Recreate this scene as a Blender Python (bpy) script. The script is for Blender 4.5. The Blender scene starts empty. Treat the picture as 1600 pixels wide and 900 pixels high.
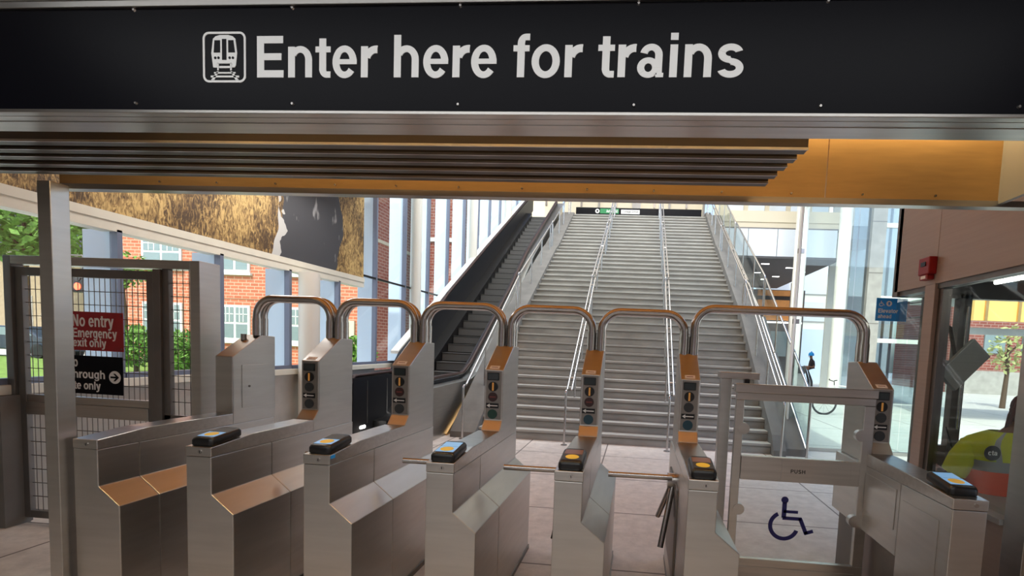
import bpy, bmesh, math, random
from mathutils import Vector, Matrix
random.seed(7)
S = bpy.context.scene
COL = S.collection
PI = math.pi
W = {}

# ------------------------------------------------------------------ mesh builder
class MB:
    def __init__(s): s.v = []; s.f = []; s.m = []; s.mi = 0
    def add(s, vs, fs):
        b = len(s.v); s.v += [tuple(p) for p in vs]
        for f in fs: s.f.append([b + i for i in f]); s.m.append(s.mi)
        return s
    def box(s, x0, x1, y0, y1, z0, z1):
        x0, x1 = min(x0, x1), max(x0, x1); y0, y1 = min(y0, y1), max(y0, y1); z0, z1 = min(z0, z1), max(z0, z1)
        vs = [(x, y, z) for z in (z0, z1) for y in (y0, y1) for x in (x0, x1)]
        return s.add(vs, [(0, 2, 3, 1), (4, 5, 7, 6), (0, 1, 5, 4), (2, 6, 7, 3), (0, 4, 6, 2), (1, 3, 7, 5)])
    def prism(s, poly, axis, a, b):
        """poly: 2D points; axis 'x' -> poly is (y,z), 'y' -> (x,z), 'z' -> (x,y)"""
        n = len(poly)
        def P(p, t):
            return {'x': (t, p[0], p[1]), 'y': (p[0], t, p[1]), 'z': (p[0], p[1], t)}[axis]
        ar = sum(poly[i][0] * poly[(i + 1) % n][1] - poly[(i + 1) % n][0] * poly[i][1] for i in range(n))
        if (ar < 0) != (axis == 'y'): poly = poly[::-1]
        a, b = min(a, b), max(a, b)
        vs = [P(p, a) for p in poly] + [P(p, b) for p in poly]
        fs = [tuple(range(n))[::-1], tuple(range(n, 2 * n))] + [(i, (i + 1) % n, n + (i + 1) % n, n + i) for i in range(n)]
        return s.add(vs, fs)
    def tube(s, path, r, seg=12, cap=True, closed=False):
        P = [Vector(p) for p in path]; n = len(P); rings = []
        up = None
        for i in range(n):
            if closed: d = (P[(i + 1) % n] - P[i - 1])
            elif i == 0: d = P[1] - P[0]
            elif i == n - 1: d = P[-1] - P[-2]
            else: d = (P[i + 1] - P[i]).normalized() + (P[i] - P[i - 1]).normalized()
            d.normalize()
            if up is None:
                up = Vector((0, 0, 1)) if abs(d.z) < .9 else Vector((0, 1, 0))
            u = (up - d * up.dot(d))
            if u.length < 1e-5: u = d.orthogonal()
            u.normalize(); up = u; w = d.cross(u)
            rr = r[i] if isinstance(r, (list, tuple)) else r
            rings.append([P[i] + (u * math.cos(2 * PI * k / seg) + w * math.sin(2 * PI * k / seg)) * rr for k in range(seg)])
        vs = [p for R in rings for p in R]; fs = []
        for i in range(n if closed else n - 1):
            j = (i + 1) % n
            for k in range(seg):
                l = (k + 1) % seg
                fs.append((i * seg + k, i * seg + l, j * seg + l, j * seg + k))
        if cap and not closed:
            fs.append(tuple(range(seg))[::-1]); fs.append(tuple((n - 1) * seg + k for k in range(seg)))
        return s.add(vs, fs)
    def cyl(s, a, b, r, seg=16, r2=None):
        return s.tube([a, b], [r, r if r2 is None else r2], seg)
    def loft(s, rings, cap=True):
        n = len(rings[0]); vs = [p for R in rings for p in R]; fs = []
        for i in range(len(rings) - 1):
            for k in range(n):
                l = (k + 1) % n; fs.append((i * n + k, i * n + l, (i + 1) * n + l, (i + 1) * n + k))
        if cap: fs.append(tuple(range(n))[::-1]); fs.append(tuple((len(rings) - 1) * n + k for k in range(n)))
        return s.add(vs, fs)
    def ell(s, c, rx, ry, rz, nu=14, nv=10):
        R = []
        for j in range(1, nv):
            t = PI * j / nv - PI / 2
            R.append([(c[0] + rx * math.cos(t) * math.cos(2 * PI * k / nu), c[1] + ry * math.cos(t) * math.sin(2 * PI * k / nu), c[2] + rz * math.sin(t)) for k in range(nu)])
        return s.loft(R)
    def disc(s, c, r, t=.004, seg=24, axis='y'):
        """thin disc facing -axis side, centre c is the back"""
        d = {'y': (0, -t, 0), 'x': (-t, 0, 0), 'z': (0, 0, t)}[axis]
        return s.cyl(c, (c[0] + d[0], c[1] + d[1], c[2] + d[2]), r, seg)
    def xf(s, M):
        s.v = [tuple(M @ Vector(p)) for p in s.v]; return s

def arc_path(pts, rad, n=7):
    """round the corners of a polyline"""
    P = [Vector(p) for p in pts]; out = [P[0]]
    for i in range(1, len(P) - 1):
        a = (P[i - 1] - P[i]); b = (P[i + 1] - P[i]); la, lb = a.length, b.length
        a.normalize(); b.normalize()
        ang = a.angle(b)
        if ang > PI - .02: out.append(P[i]); continue
        d = min(rad / math.tan(ang / 2), la * .49, lb * .49); r = d * math.tan(ang / 2)
        c = P[i] + (a + b).normalized() * (r / math.sin(ang / 2))
        s0 = (P[i] + a * d) - c; s1 = (P[i] + b * d) - c; tot = s0.angle(s1); ax = s0.cross(s1).normalized()
        for k in range(n + 1): out.append(c + Matrix.Rotation(tot * k / n, 3, ax) @ s0)
    out.append(P[-1]); return out

def rrect(x0, x1, y0, y1, r, n=5):
    pts = []
    for cx, cy, a0 in ((x1 - r, y1 - r, 0), (x0 + r, y1 - r, 90), (x0 + r, y0 + r, 180), (x1 - r, y0 + r, 270)):
        for k in range(n + 1):
            a = math.radians(a0 + 90 * k / n); pts.append((cx + r * math.cos(a), cy + r * math.sin(a)))
    return pts

# ------------------------------------------------------------------ objects
def obj(name, mb, mat, parent=None, smooth=False, bevel=0, label=None, kind=None, seg=2):
    me = bpy.data.meshes.new(name)
    if parent is not None: off = W[parent]
    else:
        xs = [p[0] for p in mb.v]; ys = [p[1] for p in mb.v]; zs = [p[2] for p in mb.v]
        off = Vector(((min(xs) + max(xs)) / 2, (min(ys) + max(ys)) / 2, min(zs)))
    me.from_pydata([tuple(Vector(p) - off) for p in mb.v], [], mb.f)
    mats = mat if isinstance(mat, (list, tuple)) else [mat]
    for m in mats: me.materials.append(m)
    for p, i in zip(me.polygons, mb.m): p.material_index = i
    if len(mb.f) < 4000 and name != 'foliage':
        bm = bmesh.new(); bm.from_mesh(me); bmesh.ops.recalc_face_normals(bm, faces=bm.faces); bm.to_mesh(me); bm.free()
    me.update()
    if smooth:
        me.polygons.foreach_set('use_smooth', [True] * len(me.polygons))
        try: me.set_sharp_from_angle(angle=math.radians(40))
        except Exception: pass
    o = bpy.data.objects.new(name, me); COL.objects.link(o)
    if parent is not None: o.parent = parent
    else: o.location = off
    W[o] = off.copy()
    if bevel:
        b = o.modifiers.new('bevel', 'BEVEL'); b.width = bevel; b.segments = seg; b.limit_method = 'ANGLE'; b.angle_limit = math.radians(30)
    if label: o['label'] = label
    if kind: o['kind'] = kind
    return o

def thing(name, label, cat, loc, group=None, kind=None):
    o = bpy.data.objects.new(name, None); COL.objects.link(o); o.location = loc; o.empty_display_size = .1
    W[o] = Vector(loc)
    if kind: o['kind'] = kind
    else:
        o['label'] = label; o['category'] = cat
        if group: o['group'] = group
    return o
def tag(o, label, cat, group=None, kind=None):
    o['label'] = label; o['category'] = cat
    if group: o['group'] = group
    if kind: o['kind'] = kind
    return o
def struct(name, mb, mat, **k):
    o = obj(name, mb, mat, **k); o['kind'] = 'structure'; return o

# ------------------------------------------------------------------ materials
def srgb(r, g, b):
    f = lambda c: (c / 255 / 12.92) if c / 255 <= .04045 else ((c / 255 + .055) / 1.055) ** 2.4
    return (f(r), f(g), f(b), 1)
MATS = {}
def mat(name, col, rough=.5, metal=0, bump=0, bscale=30, var=0, vscale=6, stretch=None, emit=None, estr=0, spec=.5, coat=0):
    m = bpy.data.materials.new(name); m.use_nodes = True; nt = m.node_tree; N = nt.nodes; L = nt.links
    b = N['Principled BSDF']; b.inputs['Base Color'].default_value = col; b.inputs['Roughness'].default_value = rough
    b.inputs['Metallic'].default_value = metal; b.inputs['Specular IOR Level'].default_value = spec
    b.inputs['Coat Weight'].default_value = coat
    tc = N.new('ShaderNodeNewGeometry')
    def noise(scale, st, det=4):
        mp = N.new('ShaderNodeMapping'); mp.inputs['Scale'].default_value = st or (1, 1, 1)
        L.new(tc.outputs['Position'], mp.inputs['Vector'])
        n = N.new('ShaderNodeTexNoise'); n.inputs['Scale'].default_value = scale; n.inputs['Detail'].default_value = det
        L.new(mp.outputs['Vector'], n.inputs['Vector']); return n
    if var:
        n = noise(vscale, stretch)
        r = N.new('ShaderNodeValToRGB'); r.color_ramp.elements[0].position = .3; r.color_ramp.elements[1].position = .7
        r.color_ramp.elements[0].color = tuple(max(0, c * (1 - var)) for c in col[:3]) + (1,)
        r.color_ramp.elements[1].color = tuple(min(1, c * (1 + var)) for c in col[:3]) + (1,)
        L.new(n.outputs['Fac'], r.inputs['Fac']); L.new(r.outputs['Color'], b.inputs['Base Color'])
    if bump:
        n = noise(bscale, stretch); bp = N.new('ShaderNodeBump'); bp.inputs['Strength'].default_value = bump; bp.inputs['Distance'].default_value = .01
        L.new(n.outputs['Fac'], bp.inputs['Height']); L.new(bp.outputs['Normal'], b.inputs['Normal'])
    if emit:
        b.inputs['Emission Color'].default_value = emit; b.inputs['Emission Strength'].default_value = estr
    MATS[name] = m; return m

def glass_mat(name, tint, refl=.12, rough=.02):
    m = bpy.data.materials.new(name); m.use_nodes = True; nt = m.node_tree; N = nt.nodes; L = nt.links
    N.remove(N['Principled BSDF']); out = N['Material Output']
    t = N.new('ShaderNodeBsdfTransparent'); t.inputs['Color'].default_value = tint
    g = N.new('ShaderNodeBsdfGlossy'); g.inputs['Roughness'].default_value = rough
    fr = N.new('ShaderNodeLayerWeight'); fr.inputs['Blend'].default_value = .5
    pw = N.new('ShaderNodeMath'); pw.operation = 'POWER'; pw.inputs[1].default_value = 5; L.new(fr.outputs['Facing'], pw.inputs[0])
    ma = N.new('ShaderNodeMath'); ma.operation = 'MULTIPLY_ADD'; ma.inputs[1].default_value = .6; ma.inputs[2].default_value = refl
    fr = pw
    mx = N.new('ShaderNodeMixShader')
    L.new(fr.outputs[0], ma.inputs[0]); L.new(ma.outputs[0], mx.inputs[0]); L.new(t.outputs[0], mx.inputs[1]); L.new(g.outputs[0], mx.inputs[2])
    L.new(mx.outputs[0], out.inputs['Surface']); return m

def brick_mat(name, c1, c2, mortar, rowh=.15, bw=.4, plane='xz'):
    m = bpy.data.materials.new(name); m.use_nodes = True; nt = m.node_tree; N = nt.nodes; L = nt.links
    b = N['Principled BSDF']; b.inputs['Roughness'].default_value = .9
    g = N.new('ShaderNodeNewGeometry'); sp = N.new('ShaderNodeSeparateXYZ'); cb = N.new('ShaderNodeCombineXYZ')
    L.new(g.outputs['Position'], sp.inputs[0]); L.new(sp.outputs['X' if plane == 'xz' else 'Y'], cb.inputs[0]); L.new(sp.outputs['Z'], cb.inputs[1])
    t = N.new('ShaderNodeTexBrick'); t.inputs['Scale'].default_value = 1; t.inputs['Brick Width'].default_value = bw; t.inputs['Row Height'].default_value = rowh
    t.inputs['Mortar Size'].default_value = rowh * .11; t.inputs['Color1'].default_value = c1; t.inputs['Color2'].default_value = c2; t.inputs['Mortar'].default_value = mortar
    L.new(cb.outputs[0], t.inputs['Vector']); L.new(t.outputs['Color'], b.inputs['Base Color']); return m

def tile_mat(name, col, joint, sx, sy, jw=.008, ox=0, oy=0, rough=.55, var=.18):
    m = bpy.data.materials.new(name); m.use_nodes = True; nt = m.node_tree; N = nt.nodes; L = nt.links
    b = N['Principled BSDF']; b.inputs['Roughness'].default_value = rough; b.inputs['Specular IOR Level'].default_value = .35
    g = N.new('ShaderNodeNewGeometry')
    mp = N.new('ShaderNodeMapping'); mp.inputs['Location'].default_value = (ox, oy, 0); L.new(g.outputs['Position'], mp.inputs['Vector'])
    t = N.new('ShaderNodeTexBrick'); t.offset = 0; t.inputs['Scale'].default_value = 1; t.inputs['Brick Width'].default_value = sx; t.inputs['Row Height'].default_value = sy
    t.inputs['Mortar Size'].default_value = jw; t.inputs['Mortar'].default_value = joint
    n = N.new('ShaderNodeTexNoise'); n.inputs['Scale'].default_value = 7; n.inputs['Detail'].default_value = 8; n.inputs['Roughness'].default_value = .7
    L.new(g.outputs['Position'], n.inputs['Vector'])
    r = N.new('ShaderNodeValToRGB'); r.color_ramp.elements[0].position = .3; r.color_ramp.elements[1].position = .7
    r.color_ramp.elements[0].color = tuple(c * (1 - var) for c in col[:3]) + (1,); r.color_ramp.elements[1].color = tuple(min(1, c * (1 + var)) for c in col[:3]) + (1,)
    L.new(n.outputs['Fac'], r.inputs['Fac']); L.new(r.outputs['Color'], t.inputs['Color1']); L.new(r.outputs['Color'], t.inputs['Color2'])
    L.new(mp.outputs['Vector'], t.inputs['Vector']); L.new(t.outputs['Color'], b.inputs['Base Color']); return m

STEEL = mat('brushed steel', (.54, .525, .50, 1), .33, 1, bump=.02, bscale=40, stretch=(1, 1, 10), var=.05, vscale=3)
STEEL_H = mat('brushed steel horizontal', (.53, .51, .485, 1), .30, 1, bump=.02, bscale=60, stretch=(.6, 8, 12), var=.08, vscale=4)
CHROME = mat('polished steel tube', (.50, .475, .455, 1), .24, 1, var=.06, vscale=8)
PANELM = mat('grey lamp panel metal', (.30, .275, .25, 1), .42, .9)
DSTEEL = mat('dark satin steel', (.20, .18, .165, 1), .42, 1, var=.1, vscale=4)
LOUVM = mat('dark anodised louver', (.10, .085, .075, 1), .38, .8)
FRAME = mat('grey painted metal frame', srgb(120, 117, 114), .42, .6, var=.08)
GOLD = mat('amber tinted metal', srgb(206, 168, 112), .38, .75, var=.06, stretch=(1, 8, 8), vscale=6)  # fascia metal carries the amber of its cove light in the colour
CEILW = mat('amber timber ceiling', srgb(204, 132, 46), .5, .1, var=.2, stretch=(.6, 9, 1), vscale=4)
NAVY = mat('near black sign enamel', srgb(9, 9, 16), .4, 0, spec=.1)
WHITE = mat('white vinyl lettering', srgb(244, 244, 242), .5)
BLACK = mat('black plastic', srgb(16, 16, 18), .35)
DGREY = mat('dark grey plastic', srgb(48, 50, 52), .45)
SCREEN = mat('grey green display glass', srgb(48, 58, 60), .2)
YEL = mat('yellow target disc', srgb(235, 196, 40), .45)
LBLUE = mat('light blue screen', srgb(120, 170, 215), .3, emit=srgb(110, 165, 220), estr=.35)
RDRA = mat('dim amber screen', srgb(118, 70, 28), .3)
GREENL = mat('dark green lens', srgb(28, 72, 60), .3)
TEALL = mat('dark teal lens', srgb(36, 74, 88), .3)
GREYL = mat('dark grey lens', srgb(52, 56, 58), .3)
REDL = mat('dark red lens', srgb(62, 34, 32), .3)
AMBL = mat('amber slot lamp', srgb(214, 160, 90), .4, emit=srgb(235, 160, 70), estr=.15)
REDTXT = mat('red print', srgb(126, 62, 56), .5)
STICK = mat('white sticker', srgb(250, 246, 240), .6)
REDSIGN = mat('red sign enamel', srgb(158, 20, 30), .4)
BLUESIGN = mat('blue sign enamel', srgb(40, 160, 250), .4)
INK = mat('dark blue vinyl', srgb(24, 24, 92), .5)
DKTXT = mat('dark etched print', srgb(40, 36, 34), .6)
CONC = mat('light concrete', srgb(172, 168, 160), .85, bump=.15, bscale=14, var=.14, vscale=3)
CONCD = mat('grey concrete pier', srgb(112, 110, 106), .85, bump=.15, bscale=14, var=.15, vscale=3)
STAIRM = mat('stair concrete', srgb(166, 165, 160), .8, bump=.12, bscale=20, var=.16, vscale=2.2, stretch=(1, 2, 2))
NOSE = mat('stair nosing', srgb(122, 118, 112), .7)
CREAM = mat('cream painted steel', srgb(226, 222, 206), .45, var=.03)
WHITEC = mat('white painted column', srgb(232, 230, 220), .4)
FIN = mat('pale blue grey fin', srgb(206, 224, 244), .35, .0, spec=.6)
FINE = mat('slate mullion', srgb(118, 126, 146), .4, .2)
BLKP = mat('black balustrade panel', srgb(30, 31, 35), .5, spec=.3)
STEPM = mat('ribbed step metal', srgb(84, 84, 84), .55, .2, bump=.3, bscale=90, stretch=(3, .01, .01))
RUBBER = mat('dark brown rubber handrail', srgb(44, 20, 16), .4, spec=.3)
GLASS = glass_mat('clear pane', (.93, .97, .96, 1), .03)
GLASSG = glass_mat('tinted pane', (.90, .96, .95, 1), .06)
GLASSR = glass_mat('reflective pane', (.76, .83, .88, 1), .14)
FLOORM = tile_mat('terrazzo floor', srgb(212, 205, 199), srgb(120, 112, 108), 1.3, 1.3, .010, ox=.42, oy=.3)
PAVE = tile_mat('plaza paving', srgb(202, 200, 194), srgb(150, 148, 144), 2.4, 2.4, .02, rough=.9, var=.08)
LAWN = mat('lawn', srgb(120, 150, 62), .95, bump=.6, bscale=25, var=.35, vscale=5)
BRICK = brick_mat('orange brick', srgb(192, 106, 76), srgb(206, 122, 90), srgb(214, 176, 150))
BRICKS = brick_mat('orange brick side', srgb(168, 84, 72), srgb(180, 96, 80), srgb(190, 160, 150), plane='yz')
BRICKR = brick_mat('dark red brick', srgb(136, 72, 62), srgb(150, 82, 70), srgb(170, 140, 130))
SIDING = mat('pale siding', srgb(214, 204, 184), .8)
BEIGEH = mat('beige house wall', srgb(170, 150, 120), .85, var=.08)
WINW = mat('white window frame', srgb(236, 236, 232), .5)
WING = mat('window glass dark', srgb(128, 146, 150), .12, 0, spec=.8)
LEAF = mat('leaf green', srgb(110, 150, 62), .8, var=.35, vscale=9)
LEAFD = mat('dark leaf green', srgb(72, 112, 52), .8, var=.35, vscale=9)
BARK = mat('bark', srgb(90, 72, 56), .9)
BRUSHBR = mat('brown metal wall panel', srgb(168, 150, 138), .45, .3, bump=.03, bscale=60, stretch=(1, .3, 12), var=.04)
REDALARM = mat('red alarm plastic', srgb(150, 20, 24), .4)
HATB = mat('bright blue knit', srgb(24, 150, 230), .9)
SKIN = mat('brown skin', srgb(120, 78, 58), .6)
CLOTHB = mat('black cloth', srgb(26, 27, 30), .9)
VESTY = mat('lime safety vest', srgb(196, 206, 40), .75)
VESTO = mat('orange vest band', srgb(232, 84, 40), .75)
REFLT = mat('grey reflective tape', srgb(150, 152, 150), .4, .2)
HAIRR = mat('dark red locs', srgb(90, 34, 36), .8)
MEZW = mat('pale mezzanine panel', srgb(214, 204, 180), .6)
TIMBER = mat('orange timber cladding', srgb(206, 140, 72), .5, var=.08, emit=srgb(206, 136, 66), estr=.0)
DARKC = mat('dark soffit', srgb(84, 84, 86), .8)
LAMPW = mat('white lamp', (1, 1, 1, 1), .5, emit=(1, .97, .92, 1), estr=6)
SPANDREL = mat('white spandrel glass', srgb(214, 222, 228), .12, 0, spec=.8)
YELP = mat('yellow canopy panel', srgb(250, 206, 120), .5)
GREYP = mat('grey panel', srgb(150, 152, 150), .45, .2)
GREENS = mat('green line sign', srgb(20, 128, 72), .5)
CARP = mat('dark car paint', srgb(52, 62, 78), .25, .2)
TIRE = mat('tyre', srgb(24, 24, 24), .8)
def mural_mat():
    m = bpy.data.materials.new('brown strand photo mural'); m.use_nodes = True; nt = m.node_tree; N = nt.nodes; L = nt.links
    b = N['Principled BSDF']; b.inputs['Roughness'].default_value = .6
    g = N.new('ShaderNodeNewGeometry')
    mp = N.new('ShaderNodeMapping'); mp.inputs['Scale'].default_value = (1, 1.5, .55); mp.inputs['Rotation'].default_value = (math.radians(28), 0, 0); L.new(g.outputs['Position'], mp.inputs['Vector'])
    n = N.new('ShaderNodeTexNoise'); n.inputs['Scale'].default_value = 15; n.inputs['Detail'].default_value = 6; n.inputs['Roughness'].default_value = .65; n.inputs['Distortion'].default_value = 1.6
    L.new(mp.outputs['Vector'], n.inputs['Vector'])
    r = N.new('ShaderNodeValToRGB'); e = r.color_ramp.elements; e[0].position = .38; e[1].position = .62
    e[0].color = srgb(74, 54, 30); e[1].color = srgb(208, 176, 112); k = e.new(.5); k.color = srgb(146, 116, 68)
    nb = N.new('ShaderNodeTexNoise'); nb.inputs['Scale'].default_value = 1.6; nb.inputs['Detail'].default_value = 3; L.new(g.outputs['Position'], nb.inputs['Vector'])
    av = N.new('ShaderNodeMath'); av.operation = 'MULTIPLY_ADD'; av.inputs[1].default_value = .55; L.new(nb.outputs['Fac'], av.inputs[0])
    sb = N.new('ShaderNodeMath'); sb.operation = 'SUBTRACT'; sb.inputs[1].default_value = .275; L.new(n.outputs['Fac'], sb.inputs[0]); L.new(sb.outputs[0], av.inputs[2])
    L.new(av.outputs[0], r.inputs['Fac'])
    # the dark figure: a band along the wall with wavering edges
    sp = N.new('ShaderNodeSeparateXYZ'); L.new(g.outputs['Position'], sp.inputs[0])
    n2 = N.new('ShaderNodeTexNoise'); n2.inputs['Scale'].default_value = 1.1; L.new(g.outputs['Position'], n2.inputs['Vector'])
    def math_(op, a, bb):
        q = N.new('ShaderNodeMath'); q.operation = op
        for i, t in enumerate((a, bb)):
            if hasattr(t, 'links'): L.new(t, q.inputs[i])
            elif t is not None: q.inputs[i].default_value = t
        return q.outputs[0]
    w = math_('MULTIPLY', math_('SUBTRACT', n2.outputs['Fac'], .5), .5)
    y = math_('ADD', sp.outputs['Y'], w)
    dz = math_('SUBTRACT', sp.outputs['Z'], 3.4)
    y = math_('SUBTRACT', y, math_('MULTIPLY', math_('MULTIPLY', dz, dz), -.28))
    band = math_('MULTIPLY', math_('GREATER_THAN', y, 6.72), math_('LESS_THAN', y, 8.05))
    n4 = N.new('ShaderNodeTexNoise'); n4.inputs['Scale'].default_value = 4.5; L.new(g.outputs['Position'], n4.inputs['Vector'])
    rim = math_('MULTIPLY', math_('GREATER_THAN', y, 6.64), math_('LESS_THAN', y, math_('ADD', math_('MULTIPLY', n4.outputs['Fac'], .5), 6.48)))
    n3 = N.new('ShaderNodeTexNoise'); n3.inputs['Scale'].default_value = 5; n3.inputs['Detail'].default_value = 3; L.new(mp.outputs['Vector'], n3.inputs['Vector'])
    r3 = N.new('ShaderNodeValToRGB'); r3.color_ramp.elements[0].position = .62; r3.color_ramp.elements[1].position = .70
    r3.color_ramp.elements[0].color = srgb(66, 66, 70); r3.color_ramp.elements[1].color = srgb(150, 150, 150); L.new(n3.outputs['Fac'], r3.inputs['Fac'])
    m1 = N.new('ShaderNodeMixRGB'); L.new(band, m1.inputs[0]); L.new(r.outputs[0], m1.inputs[1]); L.new(r3.outputs[0], m1.inputs[2])
    m2 = N.new('ShaderNodeMixRGB'); L.new(rim, m2.inputs[0]); L.new(m1.outputs[0], m2.inputs[1]); m2.inputs[2].default_value = srgb(196, 196, 192)
    L.new(m2.outputs[0], b.inputs['Base Color']); return m
MURAL = mural_mat()

# ------------------------------------------------------------------ lettering (grotesque capitals and lower case, cap height 1)
WV, WH = .195, .158
def _band(cx, cy, rx, ry, a0, a1, wv=WV, wh=WH):
    n = max(3, int(abs(a1 - a0) / 12)); out = []
    pt = lambda a, x, y: (cx + x * math.cos(math.radians(a)), cy + y * math.sin(math.radians(a)))
    for k in range(n):
        p, q = a0 + (a1 - a0) * k / n, a0 + (a1 - a0) * (k + 1) / n
        out.append([pt(p, rx, ry), pt(q, rx, ry), pt(q, rx - wv, ry - wh), pt(p, rx - wv, ry - wh)])
    return out
def _r(x0, y0, x1, y1): return [[(x0, y0), (x1, y0), (x1, y1), (x0, y1)]]
def _l(a, b, w=WV):
    """diagonal stroke with horizontal ends"""
    return [[(a[0] - w * .55, a[1]), (a[0] + w * .55, a[1]), (b[0] + w * .55, b[1]), (b[0] - w * .55, b[1])]]
def _t(g, f): return [[f(*p) for p in q] for q in g]
_n = _r(.08, 0, .275, .74) + _band(.43, .42, .34, .335, 0, 150) + _r(.575, 0, .77, .42)
_s = _band(.385, .535, .315, .215, 18, 270, .19, .15) + _band(.392, .207, .33, .22, 90, -160, .19, .15) + [[(.16, .44), (.36, .46), (.62, .30), (.42, .28)]]
_o = _band(.425, .37, .375, .39, 0, 360)
GL = {
 ' ': (.386, []), 'n': (.849, _n), 'o': (.849, _o), 's': (.772, _s),
 'E': (.926, _r(.1, 0, .305, 1) + _r(.305, 0, .87, .175) + _r(.305, .42, .81, .585) + _r(.305, .825, .86, 1)),
 'e': (.772, _band(.388, .37, .345, .39, 0, 322) + _r(.15, .315, .732, .435)),
 't': (.4625, _r(.13, .17, .325, .93) + _r(.02, .60, .45, .74) + _band(.345, .20, .215, .21, 180, 275, .195, .15) + _r(.345, -.008, .45, .142)),
 'r': (.54, _r(.08, 0, .275, .74) + _band(.50, .40, .36, .355, 82, 165, .195, .18) + _r(.49, .575, .54, .755)),
 'h': (.849, _n + _r(.08, .7, .275, 1)),
 'f': (.4625, _r(.13, 0, .325, .79) + _band(.345, .78, .215, .225, 85, 180, .195, .15) + _r(.345, .855, .455, 1.005) + _r(.02, .60, .45, .74)),
 'a': (.772, _r(.49, .03, .68, .52) + _r(.52, 0, .72, .10) + _band(.39, .50, .29, .258, 0, 166, .19, .15) + _band(.325, .218, .285, .232, 0, 360, .185, .135)),
 'i': (.386, _r(.095, 0, .29, .74) + _r(.095, .84, .29, 1)), 'l': (.386, _r(.095, 0, .29, 1)),
 'm': (1.235, _r(.08, 0, .275, .74) + _band(.345, .44, .285, .315, 0, 150) + _r(.435, 0, .63, .45) + _band(.87, .44, .285, .315, 0, 150) + _r(.96, 0, 1.155, .45)),
 'u': (.849, _t(_n, lambda x, y: (.85 - x, .74 - y))),
 'y': (.772, _l((.12, .74), (.40, .04)) + _l((.66, .74), (.36, -.16)) + _band(.20, -.10, .26, .18, 270, 340, .19, .15) + _r(.07, -.28, .2, -.13)),
 'v': (.772, _l((.12, .74), (.386, 0)) + _l((.652, .74), (.386, 0))), 'x': (.772, _l((.13, .74), (.65, 0), .22) + _l((.65, .74), (.13, 0), .22)),
 'g': (.849, _band(.405, .372, .345, .385, 0, 360) + _r(.572, -.06, .765, .74) + _band(.42, -.06, .345, .225, 195, 360, .19, .15)),
 'c': (.772, _band(.40, .37, .36, .39, 38, 322)), 'd': (.849, _band(.415, .37, .355, .39, 0, 360) + _r(.575, 0, .77, 1)),
 'p': (.849, _band(.435, .37, .355, .39, 0, 360) + _r(.08, -.28, .275, .74)), 'b': (.849, _band(.435, .37, .355, .39, 0, 360) + _r(.08, 0, .275, 1)),
 'N': (1.003, _r(.1, 0, .30, 1) + _r(.70, 0, .90, 1) + _l((.215, 1), (.785, 0), .22)), 'H': (1.003, _r(.1, 0, .305, 1) + _r(.70, 0, .90, 1) + _r(.3, .42, .7, .59)),
 'P': (.926, _r(.1, 0, .305, 1) + _band(.50, .69, .37, .31, -90, 90, .2, .165) + _r(.3, .835, .5, 1) + _r(.3, .38, .5, .545)),
 'U': (1.003, _r(.1, .37, .305, 1) + _r(.70, .37, .90, 1) + _band(.5, .38, .40, .395, 180, 360, .205, .17)),
 'S': (.926, _t(_s, lambda x, y: (x * 1.18, y * 1.34))),
 'G': (1.08, _band(.54, .5, .48, .515, 40, 350, .21, .17) + _r(.56, .36, 1.0, .52) + _r(.83, 0, 1.0, .5)),
 'C': (1.003, _band(.53, .5, .47, .515, 38, 322, .21, .17)), 'A': (1.003, _l((.5, 1), (.12, 0), .21) + _l((.5, 1), (.88, 0), .21) + _r(.26, .22, .74, .37)),
 '/': (.386, _l((.32, 1.02), (.06, -.02), .1)), '6': (.772, _band(.39, .31, .35, .325, 0, 360) + _band(.44, .5, .40, .52, 60, 190)), '3': (.772, _band(.37, .73, .30, .28, -90, 160) + _band(.37, .29, .34, .305, -160, 90)),
}
def text(name, s, x0, x1, z0, z1, y, material, parent, thick=.002, each=False, label=None):
    """lettering as a mesh filling the box x0..x1, z0..z1 on a plane facing -Y at y"""
    polys = []; pen = 0
    for ch in s:
        adv, g = GL[ch]; polys += [[(p[0] + pen, p[1]) for p in q] for q in g]; pen += adv
    xs = [p[0] for q in polys for p in q]; zs = [p[1] for q in polys for p in q]
    ax, bx, az, bz = min(xs), max(xs), min(zs), max(zs); m = MB(); pen = 0; k = 0
    for ch in s:
        adv, g = GL[ch]
        for q in g:
            k += 1
            m.prism([(x0 + (p[0] + pen - ax) / (bx - ax) * (x1 - x0), z0 + (p[1] - az) / (bz - az) * (z1 - z0)) for p in q], 'y', y - thick - (k % 40) * thick * .012, y)
        pen += adv
        if each and m.v:
            o = obj(name, m, material, parent); m = MB()
    if m.v: return obj(name, m, material, parent, label=label)

# ================================================================== THE PLACE
# ------------------------------------------------------------------ ground
struct('floor', MB().box(-5.1, 2.95, -8, 21.9, -.12, 0), FLOORM)
struct('ground_plaza', MB().box(2.95, 60, -8, 70, -.12, -.002), PAVE)
struct('ground_street', MB().box(-60, -5.1, -40, 70, -.14, -.02), PAVE)
ASPH = mat('asphalt', srgb(104, 102, 100), .9, var=.1)
struct('ground_entrance', MB().box(-5.1, 60, -40, -8, -.14, -.02), ASPH)
struct('wall_added_right', MB().box(2.35, 2.45, -9, 1.6, 0, 3.12), BRUSHBR)  # unseen wall added to dim the steel on the right
tag(obj('lawn', MB().box(-40, -7.5, 12.5, 21.7, -.02, .0), LAWN), 'strip of sunlit green lawn in front of the brick apartment house', 'grass', kind='stuff')

# ------------------------------------------------------------------ turnstiles
TX0, TP = -2.9627, .68
YF, YB = 2.503, 3.87

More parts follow.
